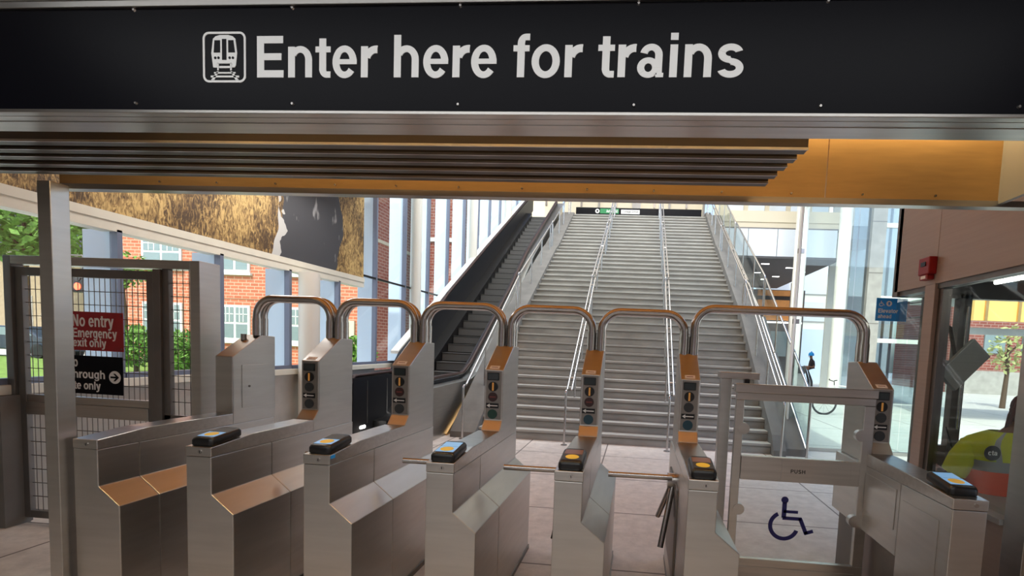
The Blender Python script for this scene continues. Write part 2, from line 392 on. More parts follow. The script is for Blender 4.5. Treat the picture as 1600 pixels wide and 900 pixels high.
def pod_profile(end=False):
    if end:
        return [(3.445, .9445), (3.445, 1.449), (3.728, 1.614), (3.882, 1.607), (3.882, .9445)]
    return [(3.37, .9445), (3.37, 1.027), (3.431, 1.092), (3.431, 1.447), (3.703, 1.619), (3.862, 1.612), (3.862, .9445)]

def lamp_face(t, xl, xr, tints):
    """display, lamps, arrow and sticker on the pod front facing the entrance"""
    xc = (xl + xr) / 2 - .004; y = 3.431
    pl = obj('lamp_panel', MB().box(xl + .012, xr - .012, y - .002, y + .004, 1.098, 1.44), PANELM, t)
    o = obj('display', MB().prism(rrect(xc - .042, xc + .042, 1.374, 1.428, .006), 'y', y - .008, y), [BLACK], pl)
    m = MB().box(xc - .036, xc + .036, y - .0095, y - .008, 1.380, 1.422); obj('display_screen', m, SCREEN, pl)
    m = MB(); m.disc((xc, y, 1.33), .034, .008); m.mi = 1; m.box(xc - .006, xc + .006, y - .010, y - .008, 1.302, 1.358)
    obj('token_lamp', m, [BLACK, AMBL], pl)
    m = MB(); m.disc((xc, y, 1.257), .033, .008); m.mi = 1; m.box(xc - .021, xc + .021, y - .0095, y - .008, 1.252, 1.262)
    obj('stop_lamp', m, [tints[0], tints[1]], pl)
    m = MB(); m.box(xc - .047, xc + .043, y - .006, y, 1.178, 1.213); m.mi = 1
    m.prism([(xc - .042, 1.1955), (xc - .02, 1.209), (xc - .02, 1.199), (xc + .036, 1.199), (xc + .036, 1.192), (xc - .02, 1.192), (xc - .02, 1.182)], 'y', y - .008, y - .006)
    obj('arrow_plate', m, [BLACK, WHITE], pl)
    m = MB(); m.disc((xc, y, 1.136), .034, .008); obj('go_lamp', m, tints[2], pl)
    # sticker on the sloping roof
    a = (3.431, 1.447); b = (3.703, 1.619); d = ((b[0] - a[0]), (b[1] - a[1])); l = math.hypot(*d); d = (d[0] / l, d[1] / l); n = (-d[1], d[0])
    def q(s, h): return (a[0] + d[0] * s + n[0] * h, a[1] + d[1] * s + n[1] * h)
    m = MB(); m.prism([q(.012, 0), q(.05, 0), q(.05, .0015), q(.012, .0015)], 'x', xc - .035, xc + .035); m.mi = 1
    m.prism([q(.029, .0015), q(.034, .0015), q(.034, .002), q(.029, .002)], 'x', xc - .022, xc + .022)
    obj('sticker', m, [STICK, REDTXT], t)

def reader(t, x0, x1, mode):
    """card reader sitting on the sloping front of the cap"""
    sl = (1.026 - .998) / (2.80 - YF)
    zb = lambda y: .998 + (y - YF) * sl
    y0, y1 = 2.515, 2.735
    m = MB()
    def ring(ins, dz, tilt=.006):
        P = rrect(x0 + ins, x1 - ins, y0 + ins, y1 - ins * .7, .022, 4)
        return [(p[0], p[1], zb(p[1]) + dz + (p[1] - y0) * tilt / .2) for p in P]
    m.loft([ring(.004, 0), ring(0, .006), ring(0, .03), ring(.006, .042), ring(.013, .046)])
    b = obj('card_reader', m, BLACK, t, smooth=True)
    top = lambda y: zb(y) + .0465 + (y - y0) * .03
    xc = (x0 + x1) / 2
    def patch(xa, xb, ya, yb, h=.001):
        mm = MB(); mm.add([(xa, ya, top(ya)), (xb, ya, top(ya)), (xb, yb, top(yb)), (xa, yb, top(yb)), (xa, ya, top(ya) + h), (xb, ya, top(ya) + h), (xb, yb, top(yb) + h), (xa, yb, top(yb) + h)],
            [(0, 3, 2, 1), (4, 5, 6, 7), (0, 1, 5, 4), (1, 2, 6, 5), (2, 3, 7, 6), (3, 0, 4, 7)]); return mm
    obj('reader_screen', patch(xc - .048, xc + .048, 2.632, 2.705), LBLUE if mode == 'b' else (RDRA if mode == 'a' else DGREY), b)
    obj('tap_label', patch(xc - .05, xc + .05, 2.545, 2.628), LBLUE if mode != 'a' else DGREY, b)
    mm = MB(); yc = 2.588; n = 20
    R = [(xc + .036 * math.cos(2 * PI * k / n), yc + .034 * math.sin(2 * PI * k / n)) for k in range(n)]
    mm.add([(p[0], p[1], top(p[1]) + .0015) for p in R], [tuple(range(n))]); obj('tap_target', mm, YEL, b)

def turnstile(i, label, end=False, mode='b', tints=(REDL, REDTXT, GREENL), arm=True):
    x = TX0 + TP * i; xl = x - .147; xo = x + .126
    t = thing('fare_turnstile', label, 'turnstile', (x - .03, 3.2, 0), 'row of steel fare turnstiles')
    # cabinet: front, upper flank, sloping shoulder, lower flank
    prof = [(xl, 0), (xl, .944), (x, .944), (x, .735), (xo, .632), (xo, 0)]
    seamY = 2.959 if i else 2.74
    obj('cabinet', MB().prism(prof, 'y', YF, seamY - .0015), STEEL, t, bevel=.004)
    obj('cabinet', MB().prism(prof, 'y', seamY + .0015, YB), STEEL, t, bevel=.004)
    obj('plinth', MB().box(xl - .004, xo + .008, YF + .3, YB + .004, 0, .035), DSTEEL, t)
    # top cap: slopes up from the front, then runs level to the pod
    cap = [(YF - .002, .946), (YF - .002, .998), (2.80, 1.027), (3.369, 1.027), (3.369, .946)]
    if end: cap[3], cap[4] = (3.444, 1.027), (3.444, .946)
    c = obj('top_cap', MB().prism(cap, 'x', xl - .002, x + .003), STEEL_H, t, bevel=.004)
    m = MB(); m.disc((x - .062, YF - .002, .972), .011, .004, 16); m.mi = 1; m.box(x - .064, x - .060, YF - .007, YF - .006, .966, .978)
    obj('cam_lock', m, [CHROME, BLACK], c)
    xp = x - (.137 if end else .133)
    pod = obj('pedestal', MB().prism(pod_profile(end), 'x', xp, x), STEEL, t, bevel=.005)
    if end:
        obj('access_door', MB().box(x - .001, x + .004, 3.53, 3.80, 1.06, 1.385), STEEL, pod, bevel=.002)
        m = MB(); m.disc((x + .004, 3.60, 1.22), .008, -.005, 12, 'x'); obj('door_lock', m, DSTEEL, pod)
        obj('key_switch', MB().cyl((x - .09, 3.66, 1.57), (x - .09, 3.66, 1.618), .02, 14), CHROME, pod)
    else:
        lamp_face(t, xp, x, tints)
        reader(t, xl + .012, x - .006, mode)
    if arm:
        hub = obj('hub_shade_plate', MB().box(xl - .012, xl + .002, 3.0, 3.62, .22, .80), DSTEEL, t, bevel=.004)  # dark plate stands for the shaded rear flank, carries the hub
        hc = (xl - .04, 3.22, .80)
        obj('hub_boss', MB().cyl((xl, 3.22, .80), (xl - .055, 3.22, .80), .05, 20), CHROME, hub, smooth=True)
        obj('turn_arm', MB().tube([(xl - .03, 3.17, .832), (xl - .435, 3.15, .834)], .0185, 14), CHROME, t, smooth=True)
        obj('turn_arm', MB().tube([(xl - .02, 3.2, .77), (xl - .085, 3.10, .40)], .0185, 14), CHROME, t, smooth=True)
        obj('turn_arm', MB().tube([(xl - .02, 3.27, .77), (xl - .085, 3.53, .46)], .0185, 14), CHROME, t, smooth=True)
    return t

turnstile(0, 'leftmost steel turnstile cabinet beside the mesh exit gate, with no card reader', end=True, arm=False)
turnstile(1, 'second steel turnstile from the left, in front of the low concrete wall', mode='y', tints=(GREYL, GREYL, GREYL), arm=True)
turnstile(2, 'third steel turnstile from the left, with a small blue tag under its reader', mode='y', tints=(REDL, REDTXT, GREYL))
turnstile(3, 'fourth steel turnstile from the left, with a bright blue reader screen', mode='b', tints=(REDL, REDTXT, GREENL))
turnstile(4, 'fifth steel turnstile from the left, amber-lit pedestal, in the middle of the stairs', mode='a', tints=(REDL, REDTXT, TEALL))
turnstile(5, 'steel turnstile right beside the glass wheelchair gate on its left side, amber-lit pedestal', mode='a', tints=(GREYL, GREYL, TEALL))
x2 = TX0 + TP * 2
tag(obj('blue_tag', MB().box(x2 + .0032, x2 + .0045, 2.507, 2.545, .978, .996), BLUESIGN), 'small blue tag stuck on the cap edge of the third turnstile', 'tag')

# wide-gate console on the right (mirror image: its flank faces the gate)
def console():
    xl, xr = 1.526, 1.682
    t = thing('gate_console', 'steel fare console right of the glass wheelchair gate, lamp face in shade', 'turnstile', (1.6, 3.2, 0), 'row of steel fare turnstiles')
    f0 = 2.466
    obj('cabinet', MB().box(xl, xr, f0, 2.93, 0, .944), STEEL, t, bevel=.004)
    obj('cabinet', MB().box(xl, xr, 2.933, YB, .52, .944), STEEL, t, bevel=.004)
    obj('recess', MB().box(xl + .06, xr, 2.933, YB, 0, .52), DSTEEL, t)
    m = MB().box(xl - .004, xl, 2.97, 3.36, .66, .90); obj('flank_panel', m, STEEL, t, bevel=.002)
    obj('flank_panel', MB().box(xl - .004, xl, 2.56, 2.90, .03, .86), STEEL, t, bevel=.002)
    cap = [(f0 - .002, .946), (f0 - .002, .998), (2.78, 1.015), (3.369, 1.027), (3.369, .946)]
    c = obj('top_cap', MB().prism(cap, 'x', xl - .003, xr + .002), STEEL_H, t, bevel=.004)
    m = MB(); m.disc((1.628, f0 - .002, .972), .010, .004, 16); obj('cam_lock', m, CHROME, c)
    obj('pedestal', MB().prism(pod_profile(), 'x', 1.557, 1.69), STEEL, t, bevel=.005)
    lamp_face(t, 1.557, 1.69, (GREYL, GREYL, GREYL))
    reader(t, xl + .01, xr - .01, 'b')
console()

# ------------------------------------------------------------------ guard loops over the passages
def loop(xa, xb, zt, label):
    t = thing('guard_loop', label, 'rail', ((xa + xb) / 2, 3.755, 1.612), 'steel tube arches over the passages')
    for y in (3.72, 3.79):
        p = arc_path([(xa, y, 1.612), (xa, y, zt), (xb, y, zt), (xb, y, 1.612)], .14, 9)
        obj('tube', MB().tube(p, .0285, 14), CHROME, t, smooth=True)
        for x in (xa, xb):
            obj('sleeve', MB().cyl((x, y, 1.61), (x, y, 1.745), .0315, 16), CHROME, t, smooth=True)
lp = ['leftmost steel arch, from the reader-less cabinet to the second turnstile', 'second steel arch from the left, in front of the blue window fins', 'third steel arch from the left, across the escalator steps',
      'fourth steel arch from the left, before the left half of the stairs', 'fifth steel arch from the left, before the middle of the stairs']
for i in range(5):
    loop(TX0 + TP * i - (.0275 if i else .0275), TX0 + TP * (i + 1) - .1, 1.905, lp[i])
loop(TX0 + TP * 5 - .0275, 1.605, 1.955, 'widest steel arch, spanning the glass wheelchair gate at right')

# ------------------------------------------------------------------ accessible gate
GY = 3.38
t = thing('wheelchair_gate', 'wide glass gate with steel frame, PUSH bar and blue wheelchair symbol', 'gate', (1.1, GY, .1))
obj('top_rail', MB().box(.655, 1.56, GY - .03, GY + .03, 1.385, 1.442), STEEL_H, t, bevel=.004)
obj('top_rail', MB().box(.668, 1.552, GY - .018, GY + .018, 1.335, 1.384), STEEL_H, t, bevel=.003)
obj('stile', MB().box(.668, .722, GY - .018, GY + .018, .266, 1.334), STEEL, t, bevel=.003)
obj('stile', MB().box(1.485, 1.552, GY - .018, GY + .018, .266, 1.334), STEEL, t, bevel=.003)
obj('bottom_rail', MB().box(.668, 1.552, GY - .02, GY + .02, .09, .265), STEEL_H, t, bevel=.003)
obj('bottom_rail', MB().box(.70, 1.50, GY - .026, GY - .02, .11, .215), STEEL_H, t, bevel=.002)
pb = obj('push_bar', MB().box(.722, 1.485, GY - .026, GY + .02, .805, .965), STEEL_H, t, bevel=.004)
obj('push_plate', MB().box(.985, 1.425, GY - .030, GY - .026, .807, .963), STEEL_H, pb, bevel=.002)
text('push_lettering', 'PUSH', 1.045, 1.138, .868, .893, GY - .030, DKTXT, pb, .0006, label='small dark etched word PUSH')
gl = obj('glass_pane', MB().box(.722, 1.485, GY - .005, GY + .005, .26, 1.34), GLASS, t)
for x, z in ((.728, 1.145), (.728, .60), (1.478, 1.14), (1.478, .57)):
    m = MB(); m.cyl((x, GY - .022, z), (x, GY + .022, z), .038, 20)
    obj('glass_clamp', m, STEEL, t, smooth=True)
# the wheelchair symbol
def wheelchair(cx, cz, s):
    m = MB(); y0, y1 = GY - .0075, GY - .005
    def P(u, v): return (cx + u * s, cz + v * s)
    def stroke(a, b, w):
        (ax, az), (bx, bz) = a, b; l = math.hypot(bx - ax, bz - az); nx, nz = -(bz - az) / l * w / 2, (bx - ax) / l * w / 2
        m.prism([P(ax + nx, az + nz), P(bx + nx, bz + nz), P(bx - nx, bz - nz), P(ax - nx, az - nz)], 'y', y0, y1)
    n = 18; m.prism([P(-.08 + .12 * math.cos(2 * PI * k / n), .92 + .12 * math.sin(2 * PI * k / n)) for k in range(n)], 'y', y0, y1)
    stroke((-.08, .84), (-.08, .30), .15)
    stroke((-.1, .52), (.38, .52), .10)
    stroke((-.12, .29), (.50, .29), .12)
    stroke((.46, .32), (.70, -.22), .13)
    stroke((.64, -.20), (.92, -.10), .12)
    a0, a1 = math.radians(118), math.radians(342); k = 26; o = []; i = []
    for j in range(k + 1):
        a = a0 + (a1 - a0) * j / k; o.append(P(-.06 + .52 * math.cos(a), .02 + .52 * math.sin(a))); i.append(P(-.06 + .385 * math.cos(a), .02 + .385 * math.sin(a)))
    for j in range(k): m.prism([o[j], o[j + 1], i[j + 1], i[j]], 'y', y0, y1)
    return m
obj('wheelchair_symbol', wheelchair(1.045, .50, .195), INK, t, label='dark blue wheelchair symbol on the glass')
t = thing('gate_post', 'slim steel post with bracket top, left of the glass wheelchair gate', 'post', (.605, 3.62, 0))
obj('upright', MB().box(.60, .675, 3.58, 3.66, 0, 1.46), STEEL, t, bevel=.003)
obj('bracket', MB().box(.585, .86, 3.57, 3.67, 1.46, 1.505), STEEL_H, t, bevel=.004)
obj('pivot', MB().box(.755, .79, 3.56, 3.60, 1.40, 1.46), BLACK, t)

# ------------------------------------------------------------------ overhead sign
SY = 1.69
t = thing('overhead_sign', 'long black overhead sign reading Enter here for trains with a train pictogram', 'sign', (-.6, SY, 2.4))
obj('panel', MB().box(-3.3, 2.2, SY, SY + .02, 2.398, 2.742), NAVY, t)
text('letter', 'Enter here for trains', -1.353, .289, 2.508, 2.6475, SY, WHITE, t, .0015, each=True)
def pictogram():
    x0, x1, z0, z1 = -1.553, -1.394, 2.494, 2.662; m = MB(); w = .007
    o = rrect(x0, x1, z0, z1, .022, 6); i = rrect(x0 + w, x1 - w, z0 + w, z1 - w, .016, 6); n = len(o)
    for k in range(n): m.prism([o[k], o[(k + 1) % n], i[(k + 1) % n], i[k]], 'y', SY - .002, SY)
    def Q(u, v): return (x0 + u * (x1 - x0), z0 + v * (z1 - z0))
    body = [(.24, .30), (.20, .58), (.24, .86), (.30, .91), (.40, .935), (.60, .935), (.70, .91), (.76, .86), (.80, .58), (.77, .34), (.74, .30), (.68, .295), (.68, .375), (.33, .375), (.33, .295), (.28, .295)]
    m.prism([Q(*p) for p in body], 'y', SY - .002, SY)
    for pl in ([(.335, .385), (.37, .385), (.37, .24), (.335, .24)], [(.635, .385), (.67, .385), (.67, .24), (.635, .24)], [(.38, .325), (.63, .325), (.63, .285), (.38, .285)],
               [(.26, .205), (.76, .205), (.76, .175), (.26, .175)], [(.18, .135), (.84, .135), (.84, .10), (.18, .10)],
               [(.33, .22), (.37, .22), (.26, .05), (.19, .05)], [(.64, .22), (.68, .22), (.83, .05), (.76, .05)]):
        m.prism([Q(*p) for p in pl], 'y', SY - .002, SY)
    m.mi = 1
    for pl in ([(.28, .83), (.41, .83), (.41, .59), (.26, .59)], [(.60, .83), (.72, .83), (.755, .59), (.60, .59)], [(.455, .855), (.555, .855), (.555, .445), (.455, .445)]):
        m.prism([Q(*p) for p in pl], 'y', SY - .003, SY - .0005)
    for u in (.295, .37, .63, .705):
        c = Q(u, .485); m.prism([(c[0] + .0045 * math.cos(2 * PI * k / 10), c[1] + .0045 * math.sin(2 * PI * k / 10)) for k in range(10)], 'y', SY - .003, SY - .0005)
    return m
obj('pictogram', pictogram(), [WHITE, NAVY], t, label='white outlined square with a front view of a train on rails')
for k in range(-1, 7):
    for z in (2.4235, 2.7375):
        x = -1.81 + .586 * k
        m = MB(); m.cyl((x, SY, z), (x, SY - .005, z), .0065, 12, .004)
        obj('screw', m, CHROME, t)

# ------------------------------------------------------------------ soffit around the sign
m = MB(); m.box(-3.4, 2.3, SY + .02, SY + .06, 2.385, 3.12); struct('trim_1', m, STEEL_H)
m = MB(); m.box(-3.4, 2.3, SY - .012, SY + .02, 2.742, 2.765); m.box(-3.4, 2.3, SY - .012, SY + .02, 2.386, 2.398); struct('trim_2', m, STEEL_H, bevel=.002)
struct('trim_3', MB().box(-3.4, 2.3, SY + .06, 1.835, 2.383, 2.40), STEEL_H)
struct('wall_front', MB().box(-7, 6, SY - .02, SY + .015, 2.765, 3.12), GREYP)
# rear fascia with bolts
t = thing('trim_4', '', '', (-.8, 2.58, 2.38), kind='structure')
obj('fascia_panel', MB().box(-3.2, .857, 2.55, 2.57, 2.40, 3.1), GOLD, t)
obj('fascia_panel', MB().box(.862, 1.64, 2.55, 2.57, 2.40, 3.1), GOLD, t)
obj('fascia_lip', MB().box(-3.2, 2.1, 2.545, 2.60, 2.372, 2.40), STEEL_H, t)
for k in range(13):
    m = MB(); m.cyl((-2.6 + .33 * k, 2.55, 2.418), (-2.6 + .33 * k, 2.543, 2.418), .0055, 10); obj('bolt', m, CHROME, t)
struct('wall_soffit_end', MB().box(1.64, 1.66, SY + .06, 2.57, 2.385, 3.1), GREYP)
lz = ['nearest the sign and deepest', 'second from the sign', 'middle one of five', 'second from the amber-lit fascia', 'nearest the amber-lit fascia']
for k, y in enumerate((1.955, 2.045, 2.13, 2.23, 2.33)):
    top = 2.52 if k == 0 else 2.445
    m = MB(); m.box(-4.6, .585 - .012 * k, y - .004, y + .045, 2.392, top)
    o = obj('ceiling_louver', m, LOUVM, bevel=.002); tag(o, 'long dark metal ceiling louver under the sign, ' + lz[k], 'louver', 'dark louvers under the sign')
    e = obj('edge_strip', MB().box(-4.6, .585 - .012 * k, y - .009, y - .002, 2.389, 2.398), STEEL_H, o)
    e['label'] = 'bright steel edge strip'
# steel post at left
struct_post = thing('steel_post', 'square brushed steel post standing left of the first turnstile under the soffit', 'post', (-3.2, 2.5, 0))
obj('shaft', MB().box(-3.212, -3.136, 2.452, 2.545, 0, 2.385), STEEL, struct_post, bevel=.003)
obj('base_plate', MB().box(-3.24, -3.115, 2.42, 2.575, 0, .012), STEEL_H, struct_post)

# ------------------------------------------------------------------ ceilings and roofs
struct('ceiling', MB().box(-7, 6, 1.74, 2.6, 3.12, 3.2), CEILW); struct('ceiling_hall', MB().prism([(2.65, 3.5), (8.6, 4.586), (8.6, 4.67), (2.65, 3.6)], 'x', -6.4, 3.1), CEILW); struct('wall_bulkhead', MB().box(-6.4, 3.1, 2.6, 2.65, 3.2, 3.6), CONC)  # unseen hall ceiling, sloped and stretched for its amber reflection in the steel
struct('ceiling_sunshade', MB().box(-7, 6, -9, 1.70, 3.12, 3.2), CONCD)  # deep unseen canopy added to keep the sun out
struct('wall_sunshade', MB().box(-5.6, 3.1, 8.5, 8.6, 4.68, 14), MEZW)  # unseen wall closed in above the low ceiling to block the sun
struct('roof', MB().box(-5.6, 3.4, 8.6, 26, 13.6, 13.8), MEZW)
struct('roof_sunshade', MB().box(3.4, 8.4, 16, 31, 10.6, 10.8), MEZW)  # unseen slab added to shade the mezzanine front
struct('wall_entrance_left', MB().box(-5.3, -5.1, -9, 3.45, 0, 3.12), CONC)

# ------------------------------------------------------------------ left wall: parapet, sill, glazing bays, fins, mural, beam
WX = -5.0
struct('wall_left', MB().box(WX - .12, WX, 3.45, 9.2, 0, 1.05), CONC)
struct('wall_left_high', MB().box(WX - .12, WX - .02, 9.2, 24, -.1, 1.0), CONC)
struct('trim_sill', MB().box(WX - .14, WX + .05, 3.45, 24, 1.05, 1.13), CREAM, bevel=.006)
struct('baseboard_left', MB().box(WX - .01, WX + .10, 3.45, 3.62, 0, 1.05), CONCD)
t = thing('trim_beam', '', '', (WX, 6, 2.55), kind='structure')
obj('beam_face', MB().box(WX - .06, WX + .02, 1.8, 8.78, 2.62, 2.70), CREAM, t)
obj('beam_soffit', MB().box(WX - .16, WX + .01, 1.8, 8.78, 2.53, 2.62), CREAM, t)
mu = obj('wall_mural', MB().box(WX - .03, WX + .015, 2.0, 8.75, 2.70, 6.6), MURAL)
tag(mu, 'large brown textured photo mural with a dark grey band, high on the left glass wall', 'mural')
for k in range(14):
    ye = 4.47 + 1.19 * k; y0 = ye - 1.19
    t = thing('window_%d' % (k + 1), '', '', (WX, ye, 1.13), kind='structure')
    zt = 2.55 if ye < 8.9 else 13.0
    obj('fin', MB().box(WX - .36, WX - .03, ye - .02, ye + .02, 1.13, zt), FIN, t)
    obj('mullion', MB().box(WX - .07, WX + .01, ye - .025, ye + .025, 1.13, zt), FINE, t)
    obj('pane', MB().box(WX - .058, WX - .048, y0 + .03, ye - .03, 1.16, zt), GLASS, t)
    obj('transom', MB().box(WX - .045, WX + .02, y0 + .03, ye - .03, 1.13, 1.18), FINE, t)
    if ye >= 8.9:
        obj('transom', MB().box(WX - .035, WX + .01, y0 + .03, ye - .03, 2.73, 2.765), BLACK, t)
        obj('transom', MB().box(WX - .035, WX + .01, y0 + .03, ye - .03, 8.2, 8.25), FINE, t)
cl = ['round white column behind the first steel arch', 'round white column behind the second steel arch, left of the escalator top', 'third round white column along the left glass wall, behind the escalator', 'farthest round white column along the left glass wall']
for k, y in enumerate((7.0, 10.75, 14.5, 18.3)):
    t = thing('round_column', cl[k], 'column', (WX + .19, y, 0), 'white columns along the left glass wall')
    cr, cxx = (.14, WX + .19) if k == 0 else (.118, WX + .073)
    obj('shaft', MB().cyl((cxx, y, 0), (cxx, y, 2.53 if k == 0 else 13.6), cr, 28), WHITEC, t, smooth=True)
    obj('base_collar', MB().cyl((cxx, y, 0), (cxx, y, .06), cr + .02, 28), STEEL, t, smooth=True)

# ------------------------------------------------------------------ mesh exit gate at left
FY = 3.6
t = thing('mesh_exit_gate', 'tall steel and wire-mesh emergency exit gate left of the turnstiles', 'gate', (-4.1, FY, 0))
obj('frame_post', MB().box(-4.985, -4.92, FY - .04, FY + .05, 0, 2.15), FRAME, t, bevel=.003)
obj('frame_post', MB().box(-3.395, -3.315, FY - .05, FY + .14, 0, 2.15), STEEL, t, bevel=.003)
obj('frame_post', MB().box(-3.712, -3.652, FY - .04, FY + .05, 0, 2.08), FRAME, t, bevel=.003)
obj('head_rail', MB().box(-4.92, -3.395, FY - .04, FY + .05, 2.085, 2.15), STEEL_H, t, bevel=.003)
leaf = obj('door_leaf', MB().box(-4.91, -4.85, FY - .02, FY + .02, .05, 2.065).box(-3.785, -3.722, FY - .02, FY + .02, .05, 2.065).box(-4.85, -3.785, FY - .02, FY + .02, 2.0, 2.065).box(-4.85, -3.785, FY - .02, FY + .02, .05, .11), FRAME, t, bevel=.002)
obj('crash_rail', MB().box(-4.85, -3.785, FY - .025, FY + .025, .90, 1.0).box(-4.85, -3.785, FY - .012, FY + .02, 1.0, 1.06), STEEL_H, leaf, bevel=.003)
m = MB(); m.box(-3.652, -3.60, FY - .02, FY + .02, .9, 2.085); m.box(-3.652, -3.395, FY - .02, FY + .02, .90, .96); obj('side_frame', m, FRAME, t, bevel=.002)
def wires(xa, xb, za, zb):
    m = MB(); n = int((xb - xa) / .046)
    for k in range(1, n): x = xa + (xb - xa) * k / n; m.box(x - .0018, x + .0018, FY - .002, FY + .002, za, zb)
    n = int((zb - za) / .1)
    for k in range(1, n): z = za + (zb - za) * k / n; m.box(xa, xb, FY + .002, FY + .0065, z - .0028, z + .0028)
    return m
obj('wire_mesh', wires(-4.85, -3.785, 1.06, 2.0), DSTEEL, leaf); obj('wire_mesh', wires(-4.85, -3.785, .11, .90), DSTEEL, leaf)
obj('wire_mesh', wires(-3.60, -3.395, .96, 2.085), DSTEEL, t); obj('wire_mesh', wires(-3.652, -3.395, .05, .90), DSTEEL, t)
su = lambda u: -4.424 + (u - 112) * .005475
sv = lambda v: 1.735 - (v - 487) * .00497
t = thing('exit_sign', 'red sign on the mesh gate reading No entry, Emergency exit only', 'sign', (-4.24, FY - .02, 1.43), 'signs on the mesh exit gate')
obj('plate', MB().box(-4.50, -3.986, FY - .022, FY - .018, 1.434, 1.736), REDSIGN, t)
text('lettering', 'No entry', su(113.4), su(177.8), sv(515.2), sv(491.5), FY - .022, WHITE, t)
text('lettering', 'Emergency', su(113.4), su(182.5), sv(531.5), sv(512.8), FY - .022, WHITE, t)
text('lettering', 'exit only', su(113.4), su(165.5), sv(545.5), sv(528.5), FY - .022, WHITE, t)
for x in (-4.48, -4.0):
    for z in (1.455, 1.715): obj('screw', MB().cyl((x, FY - .022, z), (x, FY - .025, z), .006, 10), DSTEEL, t)
t = thing('direction_sign', 'dark navy sign with a white arrow disc below the red sign on the gate', 'sign', (-4.24, FY - .02, 1.09), 'signs on the mesh exit gate')
obj('plate', MB().box(-4.50, -3.998, FY - .022, FY - .018, 1.092, 1.392), NAVY, t)
text('lettering', 'Go', su(103.5), su(119.8), sv(574), sv(558.5), FY - .022, WHITE, t)
text('lettering', 'through', su(107), su(162), sv(595.5), sv(578.5), FY - .022, WHITE, t)
text('lettering', 'gate only', su(98), su(155), sv(613), sv(596.5), FY - .022, WHITE, t)
cx, cz = su(177.8), sv(588.2); m = MB(); m.disc((cx, FY - .022, cz), .05, .002, 28); m.mi = 1
m.prism([(cx - .036, cz + .007), (cx + .01, cz + .007), (cx - .012, cz + .030), (cx + .004, cz + .030), (cx + .036, cz), (cx + .004, cz - .030), (cx - .012, cz - .030), (cx + .01, cz - .007), (cx - .036, cz - .007)], 'y', FY - .0255, FY - .024)
obj('arrow_roundel', m, [WHITE, NAVY], t, label='white disc with a dark arrow pointing right')

# ------------------------------------------------------------------ staircase
H = .172; SX0, SX1 = -2.68, 2.28
FL = [(8.42, .25, 14, 0.0), (12.0, .315, 13, 14 * H), (16.2, .30, 12, 27 * H)]
TOPZ = 39 * H; TOPY = 16.2 + 11 * .30
st = thing('staircase', 'wide concrete staircase climbing in three flights to the platform', 'stairs', (0, 8.4, 0))
for q, (Y0, r, n, z0) in enumerate(FL):
    pts = []; yend = (FL[q + 1][0] + .04) if q < 2 else TOPY + 1.2
    for k in range(n):
        y, z = Y0 + r * k, z0 + H * (k + 1)
        pts += [(y + .045, z - H), (y + .035, z - .05), (y, z - .035), (y, z)]
    pts += [(yend, z0 + n * H), (yend, z0 + n * H - .3), (Y0 + .3, z0 - .25 if q else -.0)]
    if q == 0: pts[-1] = (Y0 + .6, 0)
    obj('flight', MB().prism(pts, 'x', SX0, SX1), STAIRM, st)
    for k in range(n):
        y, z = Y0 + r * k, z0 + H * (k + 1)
        obj('nosing_shade_strip', MB().box(SX0, SX1, y + .012, y + .042, z - .066, z - .034), NOSE, st)  # dark nosing bar that also thickens the shadow line under each nose
def nose(y):
    for q, (Y0, r, n, z0) in enumerate(FL):
        ye = Y0 + r * (n - 1)
        if y <= ye: return z0 + H + max(0, (y - Y0)) / r * H if y > Y0 - r else z0
        if q < 2 and y < FL[q + 1][0]: return z0 + n * H
    return TOPZ
def curb(xa, xb, up):
    top = [(8.25, .0), (8.25, .10)] + [(y, nose(y) + up) for y in (8.42, 11.67, 12.0, 15.78, 16.2, TOPY, TOPY + .8)]
    bot = [(y, max(0, nose(y) - .75)) for y in (TOPY + .8, 16.2, 12.0, 9.6)] + [(9.2, 0)]
    return MB().prism(top + bot, 'x', xa, xb)
obj('stringer', curb(-3.12, SX0 - .0, .06), CONCD, st); obj('stringer', curb(SX1, SX1 + .20, .16), CONCD, st)
struct('floor_platform', MB().box(-5.2, 9.2, TOPY + .8, 27, TOPZ - .5, TOPZ - .002), CONC)

def rail(x, q, label, twin=.0):
    Y0, r, n, z0 = FL[q]; ye = Y0 + r * (n - 1); h = .80
    ya = Y0 - .30
    za = z0 + .90
    t = thing('stair_handrail', label, 'handrail', (x, Y0, z0), 'steel handrails on the stairs')
    ze = z0 + n * H + h
    path = [(x, ya, z0), (x, ya, za), (x, ya + .14, za + .01), (x, ye + .05, ze + .03), (x, ye + .25, ze + .03), (x, ye + .25, z0 + n * H)]
    obj('top_rail', MB().tube(arc_path(path, .045, 4), .019, 10), CHROME, t, smooth=True)
    if twin:
        p2 = [(x + twin, ya + .14, za + .01), (x + twin, ye + .05, ze + .03)]
        obj('second_rail', MB().tube(p2, .017, 10), CHROME, t, smooth=True)
        for s in (.08, .5, .92):
            y = ya + .14 + (ye + .05 - ya - .14) * s; z = za + .01 + (ze + .03 - za - .01) * s
            obj('rail_link', MB().cyl((x, y, z), (x + twin, y, z), .012, 8), CHROME, t)
    for k in range(1, 4):
        yy = ya + (ye - ya) * k / 3.3
        kk = round((yy - Y0) / r); yy = Y0 + kk * r + .12
        zt = za + .01 + (ze + .03 - za - .01) * (yy - ya - .14) / (ye + .05 - ya - .14)
        obj('post', MB().cyl((x, yy, z0 + (kk + 1) * H), (x, yy, zt), .0185, 10), CHROME, t, smooth=True)
    obj('base_flange', MB().cyl((x, ya, z0), (x, ya, z0 + .012), .055, 16), CHROME, t, smooth=True)
pos = [('beside the escalator cladding', -2.86), ('left of the middle of the stairs', -1.13), ('right of the middle of the stairs', .56), ('along the right stringer', 2.36)]
fl = ['lowest flight', 'middle flight', 'top flight']
